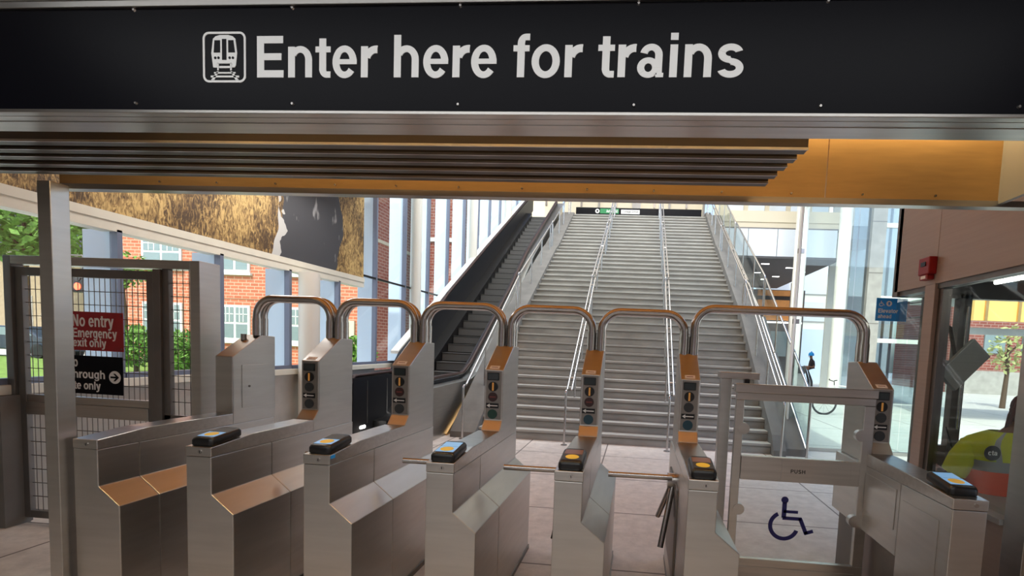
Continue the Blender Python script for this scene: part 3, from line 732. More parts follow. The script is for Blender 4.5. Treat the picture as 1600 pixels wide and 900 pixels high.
for nm, x in pos:
    for q in range(3):
        rail(x, q, 'steel handrail on the %s %s' % (fl[q], nm), .075 if x != -2.86 else 0)
# glass balustrade outside the right stringer
for q in range(3):
    Y0, r, n, z0 = FL[q]; ye = Y0 + r * (n - 1); x = 2.80
    t = thing('glass_balustrade', 'sloping glass balustrade with steel rail right of the stairs, beside the %s' % fl[q], 'balustrade', (x, Y0, z0), 'glass balustrades right of the stairs')
    za, ze = z0 + 1.02, z0 + n * H + .98
    pth = [(x, Y0 - .18, z0), (x, Y0 - .18, za), (x, ye + .1, ze), (x, ye + .1, z0 + n * H - .1)]
    obj('top_rail', MB().tube(arc_path(pth, .05, 4), .022, 10), CHROME, t, smooth=True)
    obj('foot_rail', MB().tube([(x, Y0 - .18, z0 + .12), (x, ye + .1, z0 + n * H + .08)], .02, 8), CHROME, t, smooth=True)
    obj('glass_panel', MB().prism([(Y0 - .2, z0 + .16), (ye + .07, z0 + n * H + .12), (ye + .07, ze - .06), (Y0 - .2, za - .06)], 'x', x - .005, x + .005), GLASS, t)
    for s in (.3, .65):
        y = Y0 - .3 + (ye + .5 - Y0) * s; zb = z0 + .1 + n * H * s
        obj('post', MB().cyl((x, y, zb), (x, y, za + (ze - za) * s), .016, 8), CHROME, t, smooth=True)
    obj('side_stringer', MB().prism([(Y0 - .05, z0 - .2 if q else 0), (Y0 - .05, z0 + .12), (ye + .1, z0 + n * H + .1), (ye + .1, z0 + n * H - .3)], 'x', 2.50, 2.86), CONCD, t)

# ------------------------------------------------------------------ escalator
es = thing('escalator', 'black sided escalator with dark handrail climbing beside the stairs on the left', 'escalator', (-4.05, 8.4, 0))
def ez(y): return max(0, .60 * (y - 8.92))
EXL, EXR = -4.45, -3.52
def step_m(y, z):
    pr = [(y, z - .18), (y + .01, z - .03), (y, z), (y + .36, z), (y + .36, z - .03), (y + .05, z - .22)]
    return MB().prism(pr, 'x', EXL + .01, EXR - .01)
k = 0; y = 9.12
while ez(y) < TOPZ:
    z = ez(y) + (.0 if y > 9.6 else -.02)
    obj('step', step_m(y, z + .04), STEPM, es, bevel=.006)
    y += .335; k += 1
yt = 8.92 + TOPZ / .60
obj('comb_plate', MB().box(EXL, EXR, 7.7, 9.12, 0, .025), STEPM, es); obj('landing_plate', MB().box(EXL - .1, EXR + .1, yt, yt + 1.5, TOPZ - .05, TOPZ + .012), STEPM, es)
# left balustrade: black panels, horizontal foot then slope
def slope(l, z0s): return [(yy, zz) for yy, zz in l]
topL = [(7.98, .94), (9.35, .95), (9.75, 1.36), (12.2, 2.78), (15.2, 4.50), (21.4, 7.98)]
botL = [(21.4, ez(21.4) - .2), (12.2, ez(12.2) - .3), (9.4, .0), (7.98, 0)]
bl = obj('balustrade', MB().prism(topL + botL, 'x', -4.80, -4.70), BLKP, es)
for yy in (8.42, 9.12):
    obj('panel_joint', MB().box(-4.699, -4.696, yy - .012, yy + .012, .12, .88), STEEL, bl)
obj('skirt', MB().prism([(8.62, .0), (8.62, .14), (9.0, .16), (yt, TOPZ + .14), (yt, TOPZ - .3), (9.5, .0)], 'x', -4.70, EXL), BLACK, bl)
obj('foot_light', MB().prism(rrect(8.18, 8.36, .045, .10, .025), 'x', -4.701, -4.692), LAMPW, bl, label='small white oval lamp')
def hand(x, pts, name='handrail', r=(.042, .03), m=RUBBER):
    p = arc_path([(x, a, b) for a, b in pts], .5, 8); mb = MB(); rings = []
    for i, q in enumerate(p):
        d = (Vector(p[min(i + 1, len(p) - 1)]) - Vector(p[max(i - 1, 0)])).normalized(); u = Vector((0, -d.z, d.y))
        rings.append([Vector(q) + Vector((math.cos(2 * PI * k / 12) * r[0], 0, 0)) + u * math.sin(2 * PI * k / 12) * r[1] for k in range(12)])
    mb.loft(rings); return obj(name, mb, m, es, smooth=True)
hand(-4.75, [(7.98, .5), (7.9, .97), (9.45, .99), (12.2, 2.82), (15.2, 4.54), (21.4, 8.02)])
obj('rail_cap', MB().prism([(a, b + .03) for a, b in topL[2:]] + [(a, b - .03) for a, b in topL[2:][::-1]], 'x', -4.96, -4.80), WHITEC, es)
# right balustrade
topR = [(7.7, .93), (9.55, .96), (10.0, 1.12), (13.0, 2.98), (15.1, 4.45), (20.2, 7.42)]
botR = [(20.2, TOPZ - .4), (13.0, ez(13.0) - .35), (9.5, .0), (7.7, 0)]
obj('balustrade', MB().prism(topR + botR, 'x', EXR + .0, EXR + .06), BLKP, es)
hand(-3.42, [(7.72, .5), (7.6, .99), (9.6, 1.02), (10.05, 1.2), (13.0, 3.06), (15.1, 4.53), (20.2, 7.5)])
topC = [(7.75, .84), (9.6, .88), (10.05, 1.0), (13.0, 2.84), (15.1, 4.3), (20.2, 7.26)]
botC = [(20.2, 6.3), (15.1, 3.4), (13.0, 2.35), (8.35, .0), (7.75, 0)]
obj('outer_cladding', MB().prism(topC + botC, 'x', EXR + .061, -3.24), STEEL, es)
obj('deck_cover', MB().prism([(a, b + .025) for a, b in topC] + [(a, b) for a, b in topC[::-1]], 'x', EXR + .061, -3.23), STEEL, es)
obj('cladding_trim', MB().prism([(8.35, 0), (8.35, .03), (13.0, 2.38), (15.1, 3.43), (20.2, 6.33), (20.2, 6.27), (13.0, 2.30), (8.5, 0)], 'x', -3.24, -3.215), GOLD, es)

# ------------------------------------------------------------------ top of the stairs
t = thing('platform_sign', 'long black sign at the stair top with a green and a white plate', 'sign', (0, 21.0, TOPZ))
obj('band', MB().box(-2.75, 2.25, 20.5, 20.56, 6.93, 7.24), NAVY, t)
obj('green_plate', MB().box(-1.77, -1.02, 20.485, 20.5, 7.01, 7.2), GREENS, t)
text('green_lettering', 'Ashland/63', -1.52, -1.06, 7.05, 7.16, 20.485, WHITE, t, .004)
m = MB(); m.disc((-1.88, 20.5, 7.10), .085, .02, 20); m.mi = 1; m.box(-1.925, -1.835, 20.475, 20.48, 7.085, 7.115); m.box(-1.895, -1.865, 20.475, 20.48, 7.05, 7.15); obj('roundel', m, [WHITE, NAVY], t)
obj('white_plate', MB().box(-.93, -.19, 20.485, 20.5, 7.01, 7.17), WHITE, t)
text('white_lettering', 'Cottage Grove', -.87, -.25, 7.04, 7.14, 20.485, DKTXT, t, .004)
t = thing('platform_windscreen', 'beige panelled windscreen behind the black sign at the top of the stairs', 'windscreen', (0, 23, TOPZ))
for k, (a, b) in enumerate(((-5.2, -3.7), (-3.6, -2.08), (-2.0, -.55), (-.2, 1.05), (1.13, 2.55))):
    p = obj('panel', MB().box(a, b, 23.0, 23.05, TOPZ + .25, 9.6), MEZW, t)
    obj('bracket', MB().box((a + b) / 2 - .04, (a + b) / 2 + .04, 22.96, 23, 7.95, 8.15), DSTEEL, p)
for x, w in ((-2.04, .04), (-.375, .17), (1.09, .04), (2.6, .05)): obj('post', MB().box(x - w, x + w, 22.9, 23.1, TOPZ, 9.8), FRAME, t)

# ------------------------------------------------------------------ mezzanine right of the stairs
mz = thing('mezzanine', 'pale mezzanine storey with white glass spandrels right of the stair top', 'mezzanine', (5, 20, 5.4))
obj('fascia', MB().box(2.9, 7.5, 20.02, 20.3, 6.70, 7.12), MEZW, mz)
obj('fascia', MB().box(2.9, 7.5, 20.06, 20.3, 6.45, 6.70), MEZW, mz)
obj('shadow_gap', MB().box(2.9, 7.5, 20.0, 20.3, 6.44, 6.49), DSTEEL, mz)
for k in range(4): obj('spandrel_pane', MB().box(2.92 + 1.1 * k, 4.0 + 1.1 * k, 20.0, 20.03, 5.42, 6.44), SPANDREL, mz)
sf = obj('soffit', MB().box(2.9, 7.5, 20.0, 28.8, 5.34, 5.42), DARKC, mz)
for x, y in ((3.7, 21.0), (5.0, 21.2), (6.2, 22.0), (5.2, 23.5), (6.3, 24.5), (6.0, 25.5), (7.0, 23.0)):
    obj('downlight', MB().box(x - .15, x + .15, y - .05, y + .05, 5.325, 5.345), LAMPW, sf)
ub = obj('upper_wall', MB().box(2.9, 7.5, 21.6, 21.7, 7.0, 10), MEZW, mz)
for k in range(5): obj('upper_window', MB().box(3.4 + .85 * k, 4.05 + .85 * k, 21.56, 21.6, 7.30, 8.6), SPANDREL, ub)
sh = thing('shop_front', 'dark shop front with orange timber band under the mezzanine', 'shop', (6.5, 29, 0))
obj('back_wall', MB().box(2.5, 9.2, 29.3, 29.5, 0, 5.33), DARKC, sh)
obj('timber_band', MB().box(6.55, 9.0, 28.9, 29.1, 3.62, 4.72).box(6.55, 9.0, 28.9, 29.1, 4.95, 5.25), TIMBER, sh)
obj('light_strip', MB().box(6.55, 9.0, 28.85, 28.95, 3.45, 3.52), LAMPW, sh)
obj('door_frame', MB().box(6.6, 6.9, 28.95, 29.1, 0, 3.5), TIMBER, sh)
obj('shop_window', MB().box(7.4, 8.9, 29.0, 29.1, 1.6, 3.0), WING, sh); obj('shop_window', MB().box(4.2, 6.4, 29.0, 29.1, 1.2, 2.9), SPANDREL, sh)
o = obj('grey_post', MB().box(7.62, 7.86, 26.4, 26.6, 0, 5.34), FRAME); tag(o, 'slim grey square post under the mezzanine before the orange timber band', 'post')

# ------------------------------------------------------------------ glass screen, columns, tower on the right
t = thing('window_20', '', '', (3.9, 9, 0), kind='structure')
for a, b in ((2.70, 3.62), (3.64, 4.56), (4.58, 5.5)): obj('pane', MB().box(a, b, 9.0, 9.015, .03, 13), GLASSG, t)
obj('edge_mullion', MB().box(2.66, 2.69, 8.96, 9.06, 0, 13), WHITEC, t); obj('edge_mullion', MB().box(2.69, 2.705, 8.98, 9.04, 0, 13), DSTEEL, t)
for z in (1.0, 2.2, 3.4, 4.6): obj('patch_fitting', MB().box(2.655, 2.76, 8.985, 9.03, z, z + .08), CHROME, t)
obj('base_shoe', MB().box(2.66, 5.5, 8.97, 9.04, 0, .06), STEEL, t)
for (x, lab) in ((5.75, 'tall round white column behind the person in the blue hat'), (7.27, 'tall round white column right of the person in the blue hat')):
    t = thing('plaza_column', lab, 'column', (x, 19.2, 0), 'white columns on the plaza')
    obj('shaft', MB().cyl((x, 19.2, 0), (x, 19.2, 12), .215, 28), WHITEC, t, smooth=True)
    obj('foot_ring', MB().cyl((x, 19.2, 0), (x, 19.2, .08), .26, 28), STEEL, t, smooth=True)
t = thing('elevator_tower', 'pale concrete and glass elevator tower at the far right of the plaza', 'tower', (9, 20.5, 0))
cw = obj('concrete_wall', MB().box(8.55, 9.06, 20.0, 20.4, 0, 12), CONC, t)
for z in (1.2, 3.0, 4.9, 6.8): obj('form_joint', MB().box(8.55, 9.06, 19.994, 20.0, z, z + .03), NOSE, cw)
obj('glass_shaft', MB().box(9.06, 10.6, 20.05, 20.08, 0, 12), GLASSR, t); obj('glass_shaft', MB().box(7.95, 8.55, 20.2, 20.23, 0, 12), GLASSR, t)
for z in (2.3, 3.9, 6.6): obj('floor_beam', MB().box(9.06, 10.6, 19.98, 20.1, z, z + .16), WHITEC, t)
for x in (9.3, 9.62): obj('guide_rail', MB().box(x, x + .06, 20.2, 20.3, 0, 12), FRAME, t)
obj('back_wall', MB().box(7.95, 10.6, 22.4, 22.5, 0, 12), WHITEC, t)
t = thing('station_house', 'pale glazed station house across the plaza behind the white columns', 'building', (12, 33, 0))
obj('wall', MB().box(7.4, 15, 33, 33.4, 0, 14), WHITEC, t)
obj('entrance_glass', MB().box(10.0, 11.9, 32.9, 33, 0, 3.4), FIN, t)
obj('glazing', MB().box(7.9, 13.2, 32.92, 33, 5.6, 9.2), SPANDREL, t); obj('glazing', MB().box(8.6, 13.2, 32.92, 33, 3.9, 5.1), SPANDREL, t)
obj('string_course', MB().box(7.4, 15, 32.85, 33, 9.3, 9.6), WHITEC, t)

# ------------------------------------------------------------------ right wall and agent booth
BX = 2.1
struct('wall_right', MB().box(BX, BX + .1, 1.75, 3.83, 2.2, 3.12), BRUSHBR, bevel=.002)
struct('wall_right_panel', MB().box(BX, BX + .1, 3.833, 4.41, 2.2, 3.12), BRUSHBR, bevel=.002)
struct('trim_10', MB().box(BX, BX + .12, 3.83, 3.955, 0, 2.2), BRUSHBR, bevel=.003)
struct('trim_11', MB().box(BX + .02, BX + .10, 1.9, 3.83, 2.165, 2.2).box(BX + .02, BX + .10, 3.955, 4.41, 2.165, 2.2), FRAME)
struct('trim_12', MB().box(BX - .01, BX + .12, 2.78, 2.935, 0, 2.2), STEEL, bevel=.003)
struct('wall_booth', MB().box(BX, BX + .08, 1.9, 3.83, 0, .74).box(BX, BX + .08, 3.955, 4.41, 0, .12), BRUSHBR)
cn = obj('booth_counter', MB().box(BX - .03, BX + .40, 2.94, 3.83, .74, .775), GREYP, bevel=.004); tag(cn, 'grey counter ledge of the agent booth at the right edge', 'counter')
t = thing('window_21', '', '', (BX, 3.4, .77), kind='structure')
obj('pane', MB().box(BX + .05, BX + .06, 2.935, 3.83, .775, 2.165), GLASS, t); obj('pane', MB().box(BX + .05, BX + .06, 3.955, 4.40, .12, 2.165), GLASS, t)
obj('frame', MB().box(BX + .03, BX + .09, 3.775, 3.83, .775, 2.165), DSTEEL, t)
t = thing('window_22', '', '', (2.8, 4.41, 0), kind='structure')
obj('pane', MB().box(2.13, 2.34, 4.40, 4.41, .1, 2.165), GLASS, t); obj('stile', MB().box(2.34, 2.49, 4.36, 4.44, 0, 2.2), FRAME, t)
obj('pane', MB().box(2.49, 2.60, 4.40, 4.41, 1.0, 2.165), GLASS, t); obj('stile', MB().box(2.60, 2.69, 4.36, 4.44, 0, 2.2), FRAME, t)
obj('pane', MB().box(2.69, 3.6, 4.40, 4.41, .95, 2.165), GLASS, t); obj('spandrel', MB().box(2.49, 3.6, 4.37, 4.43, .0, .95), FRAME, t)
obj('transom', MB().box(2.49, 2.60, 4.37, 4.43, 1.52, 1.66), FRAME, t); obj('head', MB().box(2.1, 3.6, 4.36, 4.44, 2.165, 3.1), FRAME, t)
obj('door_rail', MB().cyl((2.645, 4.33, 1.1), (2.645, 4.33, 2.1), .012, 10), CHROME, t, smooth=True)
struct('wall_booth_end', MB().box(3.6, 3.7, 1.9, 4.45, 0, 3.1), FRAME); struct('ceiling_booth', MB().box(2.2, 3.6, 1.9, 4.4, 2.30, 2.36), GREYP)
t = thing('booth_light', 'long white tube light under the agent booth ceiling', 'light', (2.9, 3.6, 2.26))
obj('housing', MB().box(2.6, 2.7, 2.4, 4.1, 2.27, 2.30), WHITEC, t); obj('tube', MB().cyl((2.65, 2.45, 2.255), (2.65, 4.05, 2.255), .016, 12), LAMPW, t, smooth=True)
# tilted panel on an arm
t = thing('tilted_monitor', 'flat grey monitor hung at a steep tilt inside the agent booth', 'monitor', (2.4, 3.9, 1.5))
M = Matrix.Translation((2.385, 3.9, 1.63)) @ Matrix.Rotation(math.radians(-44), 4, 'Y') @ Matrix.Rotation(math.radians(12), 4, 'Z')
m = MB().box(-.19, .19, -.02, .02, -.09, .09); m.xf(M); obj('back_shell', m, GREYP, t, bevel=.006)
m = MB().box(-.18, .18, .02, .03, -.08, .08); m.xf(M); obj('screen', m, BLACK, t)
obj('hanger', MB().tube([(2.36, 3.95, 1.66), (2.36, 4.05, 1.9), (2.36, 4.30, 2.0)], .016, 10), BLACK, t)
t = thing('gooseneck_microphone', 'thin black gooseneck microphone on the booth counter', 'microphone', (2.27, 3.70, .775))
obj('base', MB().box(2.22, 2.38, 3.65, 3.75, .775, .80), BLACK, t, bevel=.004)
obj('neck', MB().tube(arc_path([(2.28, 3.70, .80), (2.24, 3.70, 1.05), (2.19, 3.70, 1.19)], .1), .006, 8), BLACK, t)
# fire alarm
t = thing('fire_alarm', 'red fire alarm box high on the brown wall panel', 'alarm', (BX - .04, 3.92, 2.23))
obj('housing', MB().box(BX - .055, BX + .004, 3.83, 3.97, 2.27, 2.395), REDALARM, t, bevel=.008)
obj('lens', MB().box(BX - .06, BX - .055, 3.87, 3.93, 2.33, 2.36), BLACK, t); m = MB().box(BX - .05, BX, 3.85, 3.95, 2.232, 2.27); obj('strobe', m, REDALARM, t, bevel=.006)
obj('strobe_label', MB().box(BX - .052, BX - .05, 3.87, 3.93, 2.24, 2.262), STICK, t)
# elevator sign on two arms
t = thing('elevator_sign', 'blue sign reading Elevator ahead with wheelchair symbol, hung by the booth corner', 'sign', (2.23, 4.7, 1.98))
ey = 4.68
obj('plate', MB().box(2.09, 2.35, ey, ey + .008, 1.985, 2.185), BLUESIGN, t)
text('lettering', 'Elevator', 2.108, 2.275, 2.055, 2.092, ey, WHITE, t); text('lettering', 'ahead', 2.108, 2.222, 2.008, 2.043, ey, WHITE, t)
m = MB(); n = 16; cx, cz = 2.195, 2.138; m.disc((cx, ey, cz), .024, .002, 20); m.mi = 1; m.prism([(cx - .006, cz - .014), (cx - .006, cz + .002), (cx - .014, cz + .002), (cx, cz + .016), (cx + .014, cz + .002), (cx + .006, cz + .002), (cx + .006, cz - .014)], 'y', ey - .0035, ey - .0025); obj('arrow_roundel', m, [WHITE, BLUESIGN], t)
_gy = GY; GY = ey + .005
obj('wheelchair_symbol', wheelchair(2.13, 2.128, .032), WHITE, t); GY = _gy
for z in (2.15, 2.02): obj('arm', MB().cyl((2.35, ey + .004, z), (2.40, ey + .004, z), .006, 8).cyl((2.40, ey + .004, z), (2.40, 4.44, z), .006, 8), DSTEEL, t)

# ------------------------------------------------------------------ outside left
def sash(par, x0, x1, z0, z1, y, dirx=False):
    f = obj('window', MB().box(x0, x1, y - .06, y + .02, z0, z1), WINW, par)
    n = 2 if (x1 - x0) > 1.4 else 1; w = (x1 - x0 - .12 * (n + 1)) / n; zm = (z0 + z1) / 2
    for k in range(n):
        a = x0 + .12 + k * (w + .12)
        obj('pane', MB().box(a, a + w, y - .075, y - .06, z0 + .14, zm - .05), WING, f)
        m = MB(); m.box(a, a + w, y - .075, y - .06, zm + .05, z1 - .1); m.mi = 1
        m.box(a + w / 3 - .02, a + w / 3 + .02, y - .085, y - .06, zm + .05, z1 - .1); m.box(a + 2 * w / 3 - .02, a + 2 * w / 3 + .02, y - .085, y - .06, zm + .05, z1 - .1); m.box(a, a + w, y - .085, y - .06, (zm + z1) / 2 - .02, (zm + z1) / 2 + .02)
        obj('pane', m, [WING, WINW], f)
    obj('sill', MB().box(x0 - .1, x1 + .1, y - .14, y, z0 - .12, z0), WINW, f)
bb = thing('brick_house', 'sunlit orange brick apartment house with white sash windows beyond the left glass wall', 'building', (-18, 22, 0))
obj('front_wall', MB().box(-24.6, -12.5, 22, 22.4, 0, 12), BRICK, bb)
obj('side_wall', MB().box(-12.9, -12.5, 22.4, 32, 0, 12), brick_mat('shaded side brick', srgb(150, 84, 72), srgb(164, 96, 82), srgb(186, 154, 142), plane='yz'), bb)  # brick colours darkened to stand for shade on this face
obj('roof', MB().box(-24.9, -12.3, 21.8, 32.2, 12, 12.3), NOSE, bb)
for x0, x1 in ((-23.42, -21.4), (-19.48, -18.0), (-16.2, -14.9)):
    sash(bb, x0, x1, 4.45 if x0 < -20 else 4.35, 5.95, 22.0); sash(bb, x0, x1, 1.2, 2.85, 22.0)
obj('lintel_band', MB().box(-24.6, -12.5, 21.97, 22.0, 3.15, 3.3), BRICK, bb)
obj('string_course', MB().box(-12.52, -12.44, 22.0, 32, 6.15, 6.3), SIDING, bb)
obj('siding_panel', MB().box(-14.6, -12.9, 21.9, 21.99, .9, 2.35), SIDING, bb)
rb = thing('red_brick_house', 'dark red brick house with pale siding below, seen between the window fins', 'building', (-11, 26, 0))
obj('wall', MB().box(-12.0, -9.3, 26, 30, 0, 14), BRICKR, rb); obj('siding', MB().box(-12.02, -9.28, 25.95, 26, 0, 2.4), SIDING, rb)
obj('cornice', MB().box(-12.05, -9.25, 25.9, 26, 6.8, 7.0), WINW, rb); obj('roof', MB().box(-12.2, -9.1, 25.8, 30.2, 14, 14.3), NOSE, rb)
bh = thing('beige_house', 'beige brick house with a white window behind the mesh gate at far left', 'building', (-33, 27, 0))
obj('wall', MB().box(-40, -28.6, 27, 33, 0, 5.7), BEIGEH, bh); obj('band', MB().box(-40, -28.6, 26.9, 27, 5.5, 5.8), CREAM, bh)
obj('roof', MB().prism([(26.5, 5.8), (30, 9.4), (33.5, 5.8)], 'x', -40.3, -28.4), DGREY, bh)
sash(bh, -37.4, -35.9, 1.0, 3.2, 27.0); sash(bh, -34.6, -33.6, 1.0, 3.0, 27.0)
gb = thing('grey_clad_house', 'pale grey clad house between the beige and the orange brick house', 'building', (-29, 25, 0))
obj('wall', MB().box(-28.0, -25.6, 25.0, 31, 0, 8.2), SPANDREL, gb); obj('window', MB().box(-27.4, -26.4, 24.95, 25, 2.2, 4.2), WING, gb); obj('roof', MB().box(-28.1, -25.5, 24.8, 31.2, 8.2, 8.5), NOSE, gb)

def foliage(c, r, n, size, seed):
    R = random.Random(seed); m = MB()
    for _ in range(n):
        while True:
            p = Vector((R.uniform(-1, 1), R.uniform(-1, 1), R.uniform(-1, 1)))
            if .25 < p.length < 1: break
        q = Vector((c[0] + p.x * r[0], c[1] + p.y * r[1], c[2] + p.z * r[2])); s = size * R.uniform(.6, 1.3)
        a = Vector((R.gauss(0, 1), R.gauss(0, 1), R.gauss(0, 1))).normalized(); b = a.orthogonal().normalized(); b = Matrix.Rotation(R.uniform(0, 6), 3, a) @ b; d = a.cross(b)
        m.add([q - b * s, q - d * s * .5, q + b * s, q + d * s * .5], [(0, 1, 2, 3)])
    return m
def tree(name, label, cat, x, y, h, r, n, size, seed, mt=LEAF, zc=None):
    t = thing(name, label, cat, (x, y, 0))
    zc = zc or h - r[2]
    m = MB(); m.tube([(x, y, 0), (x + .05, y, zc * .6), (x, y, zc + r[2] * .4)], [.05 * h ** .6, .035 * h ** .6, .015 * h ** .6], 8)
    rr = random.Random(seed)
    for k in range(5):
        a = rr.uniform(0, 6.3); m.tube([(x, y, zc * .75 + .1 * k), (x + r[0] * .6 * math.cos(a), y + r[1] * .6 * math.sin(a), zc + r[2] * rr.uniform(-.2, .5))], [.02 * h ** .6, .006 * h ** .6], 6)
    obj('trunk', m, BARK, t, smooth=True)
    obj('foliage', foliage((x, y, zc), r, n, size, seed), mt, t)
tree('shrub', 'low green shrub in front of the orange brick house, seen through the narrow mesh panel', 'shrub', -14.6, 15.0, 1.6, (.9, .8, .7), 1100, .11, 1)
tree('shrub', 'green shrub at the house corner seen behind the right edge of the red exit sign', 'shrub', -17.9, 16.5, 1.7, (.9, .8, .75), 1100, .11, 2)
tree('shrub', 'small green shrub between the first window fins right of the first steel arch', 'shrub', -10.2, 17.5, 1.7, (.7, .7, .75), 900, .11, 3)
tree('street_tree', 'leafy green tree in front of the grey roof at far left', 'tree', -31.6, 23.5, 8.6, (3.6, 2.5, 2.0), 1800, .26, 4, LEAF, 6.6)
tree('street_tree', 'dark green tree seen between window fins left of the escalator', 'tree', -15.6, 38, 10.5, (1.8, 1.8, 4.4), 2400, .26, 5, LEAFD, 6.0)
tree('street_tree', 'green tree top seen just above the escalator balustrade between far fins', 'tree', -11.4, 40, 10.8, (1.4, 1.6, 3.0), 1500, .24, 6, LEAFD, 7.4)
tree('branch_sapling', 'thin sapling with light green leaves in front of the orange brick, behind the mesh gate', 'tree', -20.6, 18.5, 4.6, (1.2, .8, .7), 420, .12, 8, LEAF, 3.9)
t = thing('parked_car', 'dark blue parked car behind the mesh gate at far left', 'car', (-28.5, 21.4, 0))
body = [(-31.0, .35), (-31.0, .85), (-30.1, .98), (-29.5, 1.42), (-27.9, 1.45), (-27.2, 1.0), (-26.4, .92), (-26.3, .35)]
obj('body', MB().prism(body, 'y', 20.6, 22.2), CARP, t, bevel=.06)
obj('side_window', MB().prism([(-29.85, 1.0), (-29.4, 1.36), (-28.0, 1.38), (-27.45, 1.02)], 'y', 20.585, 20.61), WING, t)
for x in (-30.2, -27.2):
    for y in (20.55, 22.05): obj('wheel', MB().cyl((x, y, .33), (x, y + .2, .33), .33, 20), TIRE, t, smooth=True)
t = thing('traffic_signal', 'black traffic signal with a lit red lamp beyond the mesh exit gate', 'signal', (-20.6, 15.5, 0))
obj('pole', MB().cyl((-19.9, 15.6, 0), (-19.9, 15.6, 4.2), .06, 10), DSTEEL, t, smooth=True)
obj('mast_arm', MB().tube([(-19.9, 15.6, 3.95), (-18.78, 15.6, 3.95), (-18.78, 15.55, 3.36)], .035, 8), DSTEEL, t, smooth=True)
obj('signal_head', MB().box(-19.0, -18.55, 15.4, 15.6, 2.70, 3.36), BLACK, t, bevel=.02)
REDLAMP = mat('lit red lamp', srgb(255, 90, 60), .4, emit=srgb(255, 80, 50), estr=4)
obj('red_lamp', MB().disc((-18.78, 15.4, 2.90), .12, .02, 20), REDLAMP, t); obj('dark_lamp', MB().disc((-18.78, 15.4, 3.19), .12, .02, 20), DGREY, t)

# ------------------------------------------------------------------ beyond the booth window
t = thing('yellow_canopy', 'yellow panelled canopy edge seen through the booth window', 'canopy', (9.6, 14.3, 2.7))
obj('face', MB().box(8.7, 13, 14, 14.1, 2.79, 3.44), YELP, t); obj('roof', MB().box(8.6, 13, 14, 17, 3.44, 3.56), GREYP, t)
for x in (8.95, 9.75, 10.6): obj('rib', MB().box(x, x + .07, 13.95, 14, 2.79, 3.44), GOLD, t)
obj('beam', MB().box(8.6, 13, 14.3, 14.5, 2.45, 2.62), GREYP, t)
for x in (8.75, 12.6): obj('leg', MB().cyl((x, 16, 0), (x, 16, 3.44), .07, 12), FRAME, t, smooth=True)
t = thing('corner_brick_house', 'dark red brick building with pale windows behind the small tree in the booth window', 'building', (24, 30, 0))
obj('wall', MB().box(17.5, 34, 30, 36, 0, 9), BRICKR, t)
for k in range(4): obj('window', MB().box(19.3 + 2.0 * k, 20.4 + 2.0 * k, 29.9, 30, 2.3, 3.4), WING, t)
obj('roof', MB().box(17.3, 34.2, 29.8, 36.2, 9, 9.4), NOSE, t)
obj('base_wall', MB().box(17.5, 34, 29.7, 30, 0, 1.3), CONC, t)
tree('young_tree', 'young tree with pale yellow-green leaves before the dark brick building in the booth window', 'tree', 14.1, 20.5, 3.3, (.7, .6, .95), 260, .11, 7, mat('pale leaf', srgb(186, 192, 130), .8), 2.3)

# ------------------------------------------------------------------ bicycle, ticket post
def bicycle():
    x, y = 5.66, 14.9
    t = thing('bicycle', 'parked bicycle half hidden behind the gate console, black saddle and bars', 'bicycle', (x, y, 0))
    for k, cxx in enumerate((x - .22, x + .82)):
        ring = [(cxx + .33 * math.cos(2 * PI * a / 36), y, .345 + .33 * math.sin(2 * PI * a / 36)) for a in range(36)]
        w = obj('wheel', MB().tube(ring, .030, 8, closed=True), TIRE, t, smooth=True)
        m = MB()
        for a in range(12): m.cyl((cxx, y, .345), (cxx + .32 * math.cos(PI * a / 6), y, .345 + .32 * math.sin(PI * a / 6)), .004, 5)
        obj('spokes', m, CHROME, w); obj('hub', MB().cyl((cxx, y - .05, .345), (cxx, y + .05, .345), .03, 12), CHROME, w)
    m = MB(); A = (x + .02, y, .86); B = (x + .35, y, .32); Cc = (x + .55, y, .82); R = (x + .82, y, .345); F = (x - .22, y, .345)
    for a, b, r in ((A, B, .018), (A, Cc, .018), (B, Cc, .016), (B, R, .012), (Cc, R, .011), (A, F, .014)): m.tube([a, b], r, 8)
    obj('frame', m, WHITEC, t, smooth=True)
    obj('saddle', MB().ell((x + .58, y, .93), .13, .06, .035).cyl(Cc, (x + .58, y, .93), .012, 8), BLACK, t, smooth=True)
    obj('handlebar', MB().tube(arc_path([(x - .02, y - .28, 1.02), (x - .06, y - .2, 1.0), (x + .01, y, .97), (x - .06, y + .2, 1.0), (x - .02, y + .28, 1.02)], .08), .014, 8).cyl(A, (x + .01, y, .97), .015, 8), BLACK, t, smooth=True)
    obj('front_lamp', MB().ell((x - .1, y, .78), .06, .06, .06), WHITEC, t, smooth=True)
bicycle()
t = thing('ticket_post', 'grey ticket validator post with a dark top beside the person in the blue hat', 'post', (6.37, 20.3, 0))
obj('shaft', MB().prism(rrect(6.19, 6.57, 20.2, 20.5, .05), 'z', 0, .98), STEEL, t, smooth=True)
obj('head', MB().prism(rrect(6.17, 6.59, 20.17, 20.53, .06), 'z', .98, 1.27), DGREY, t, smooth=True)
obj('screen', MB().box(6.27, 6.49, 20.16, 20.17, 1.08, 1.2), SCREEN, t)

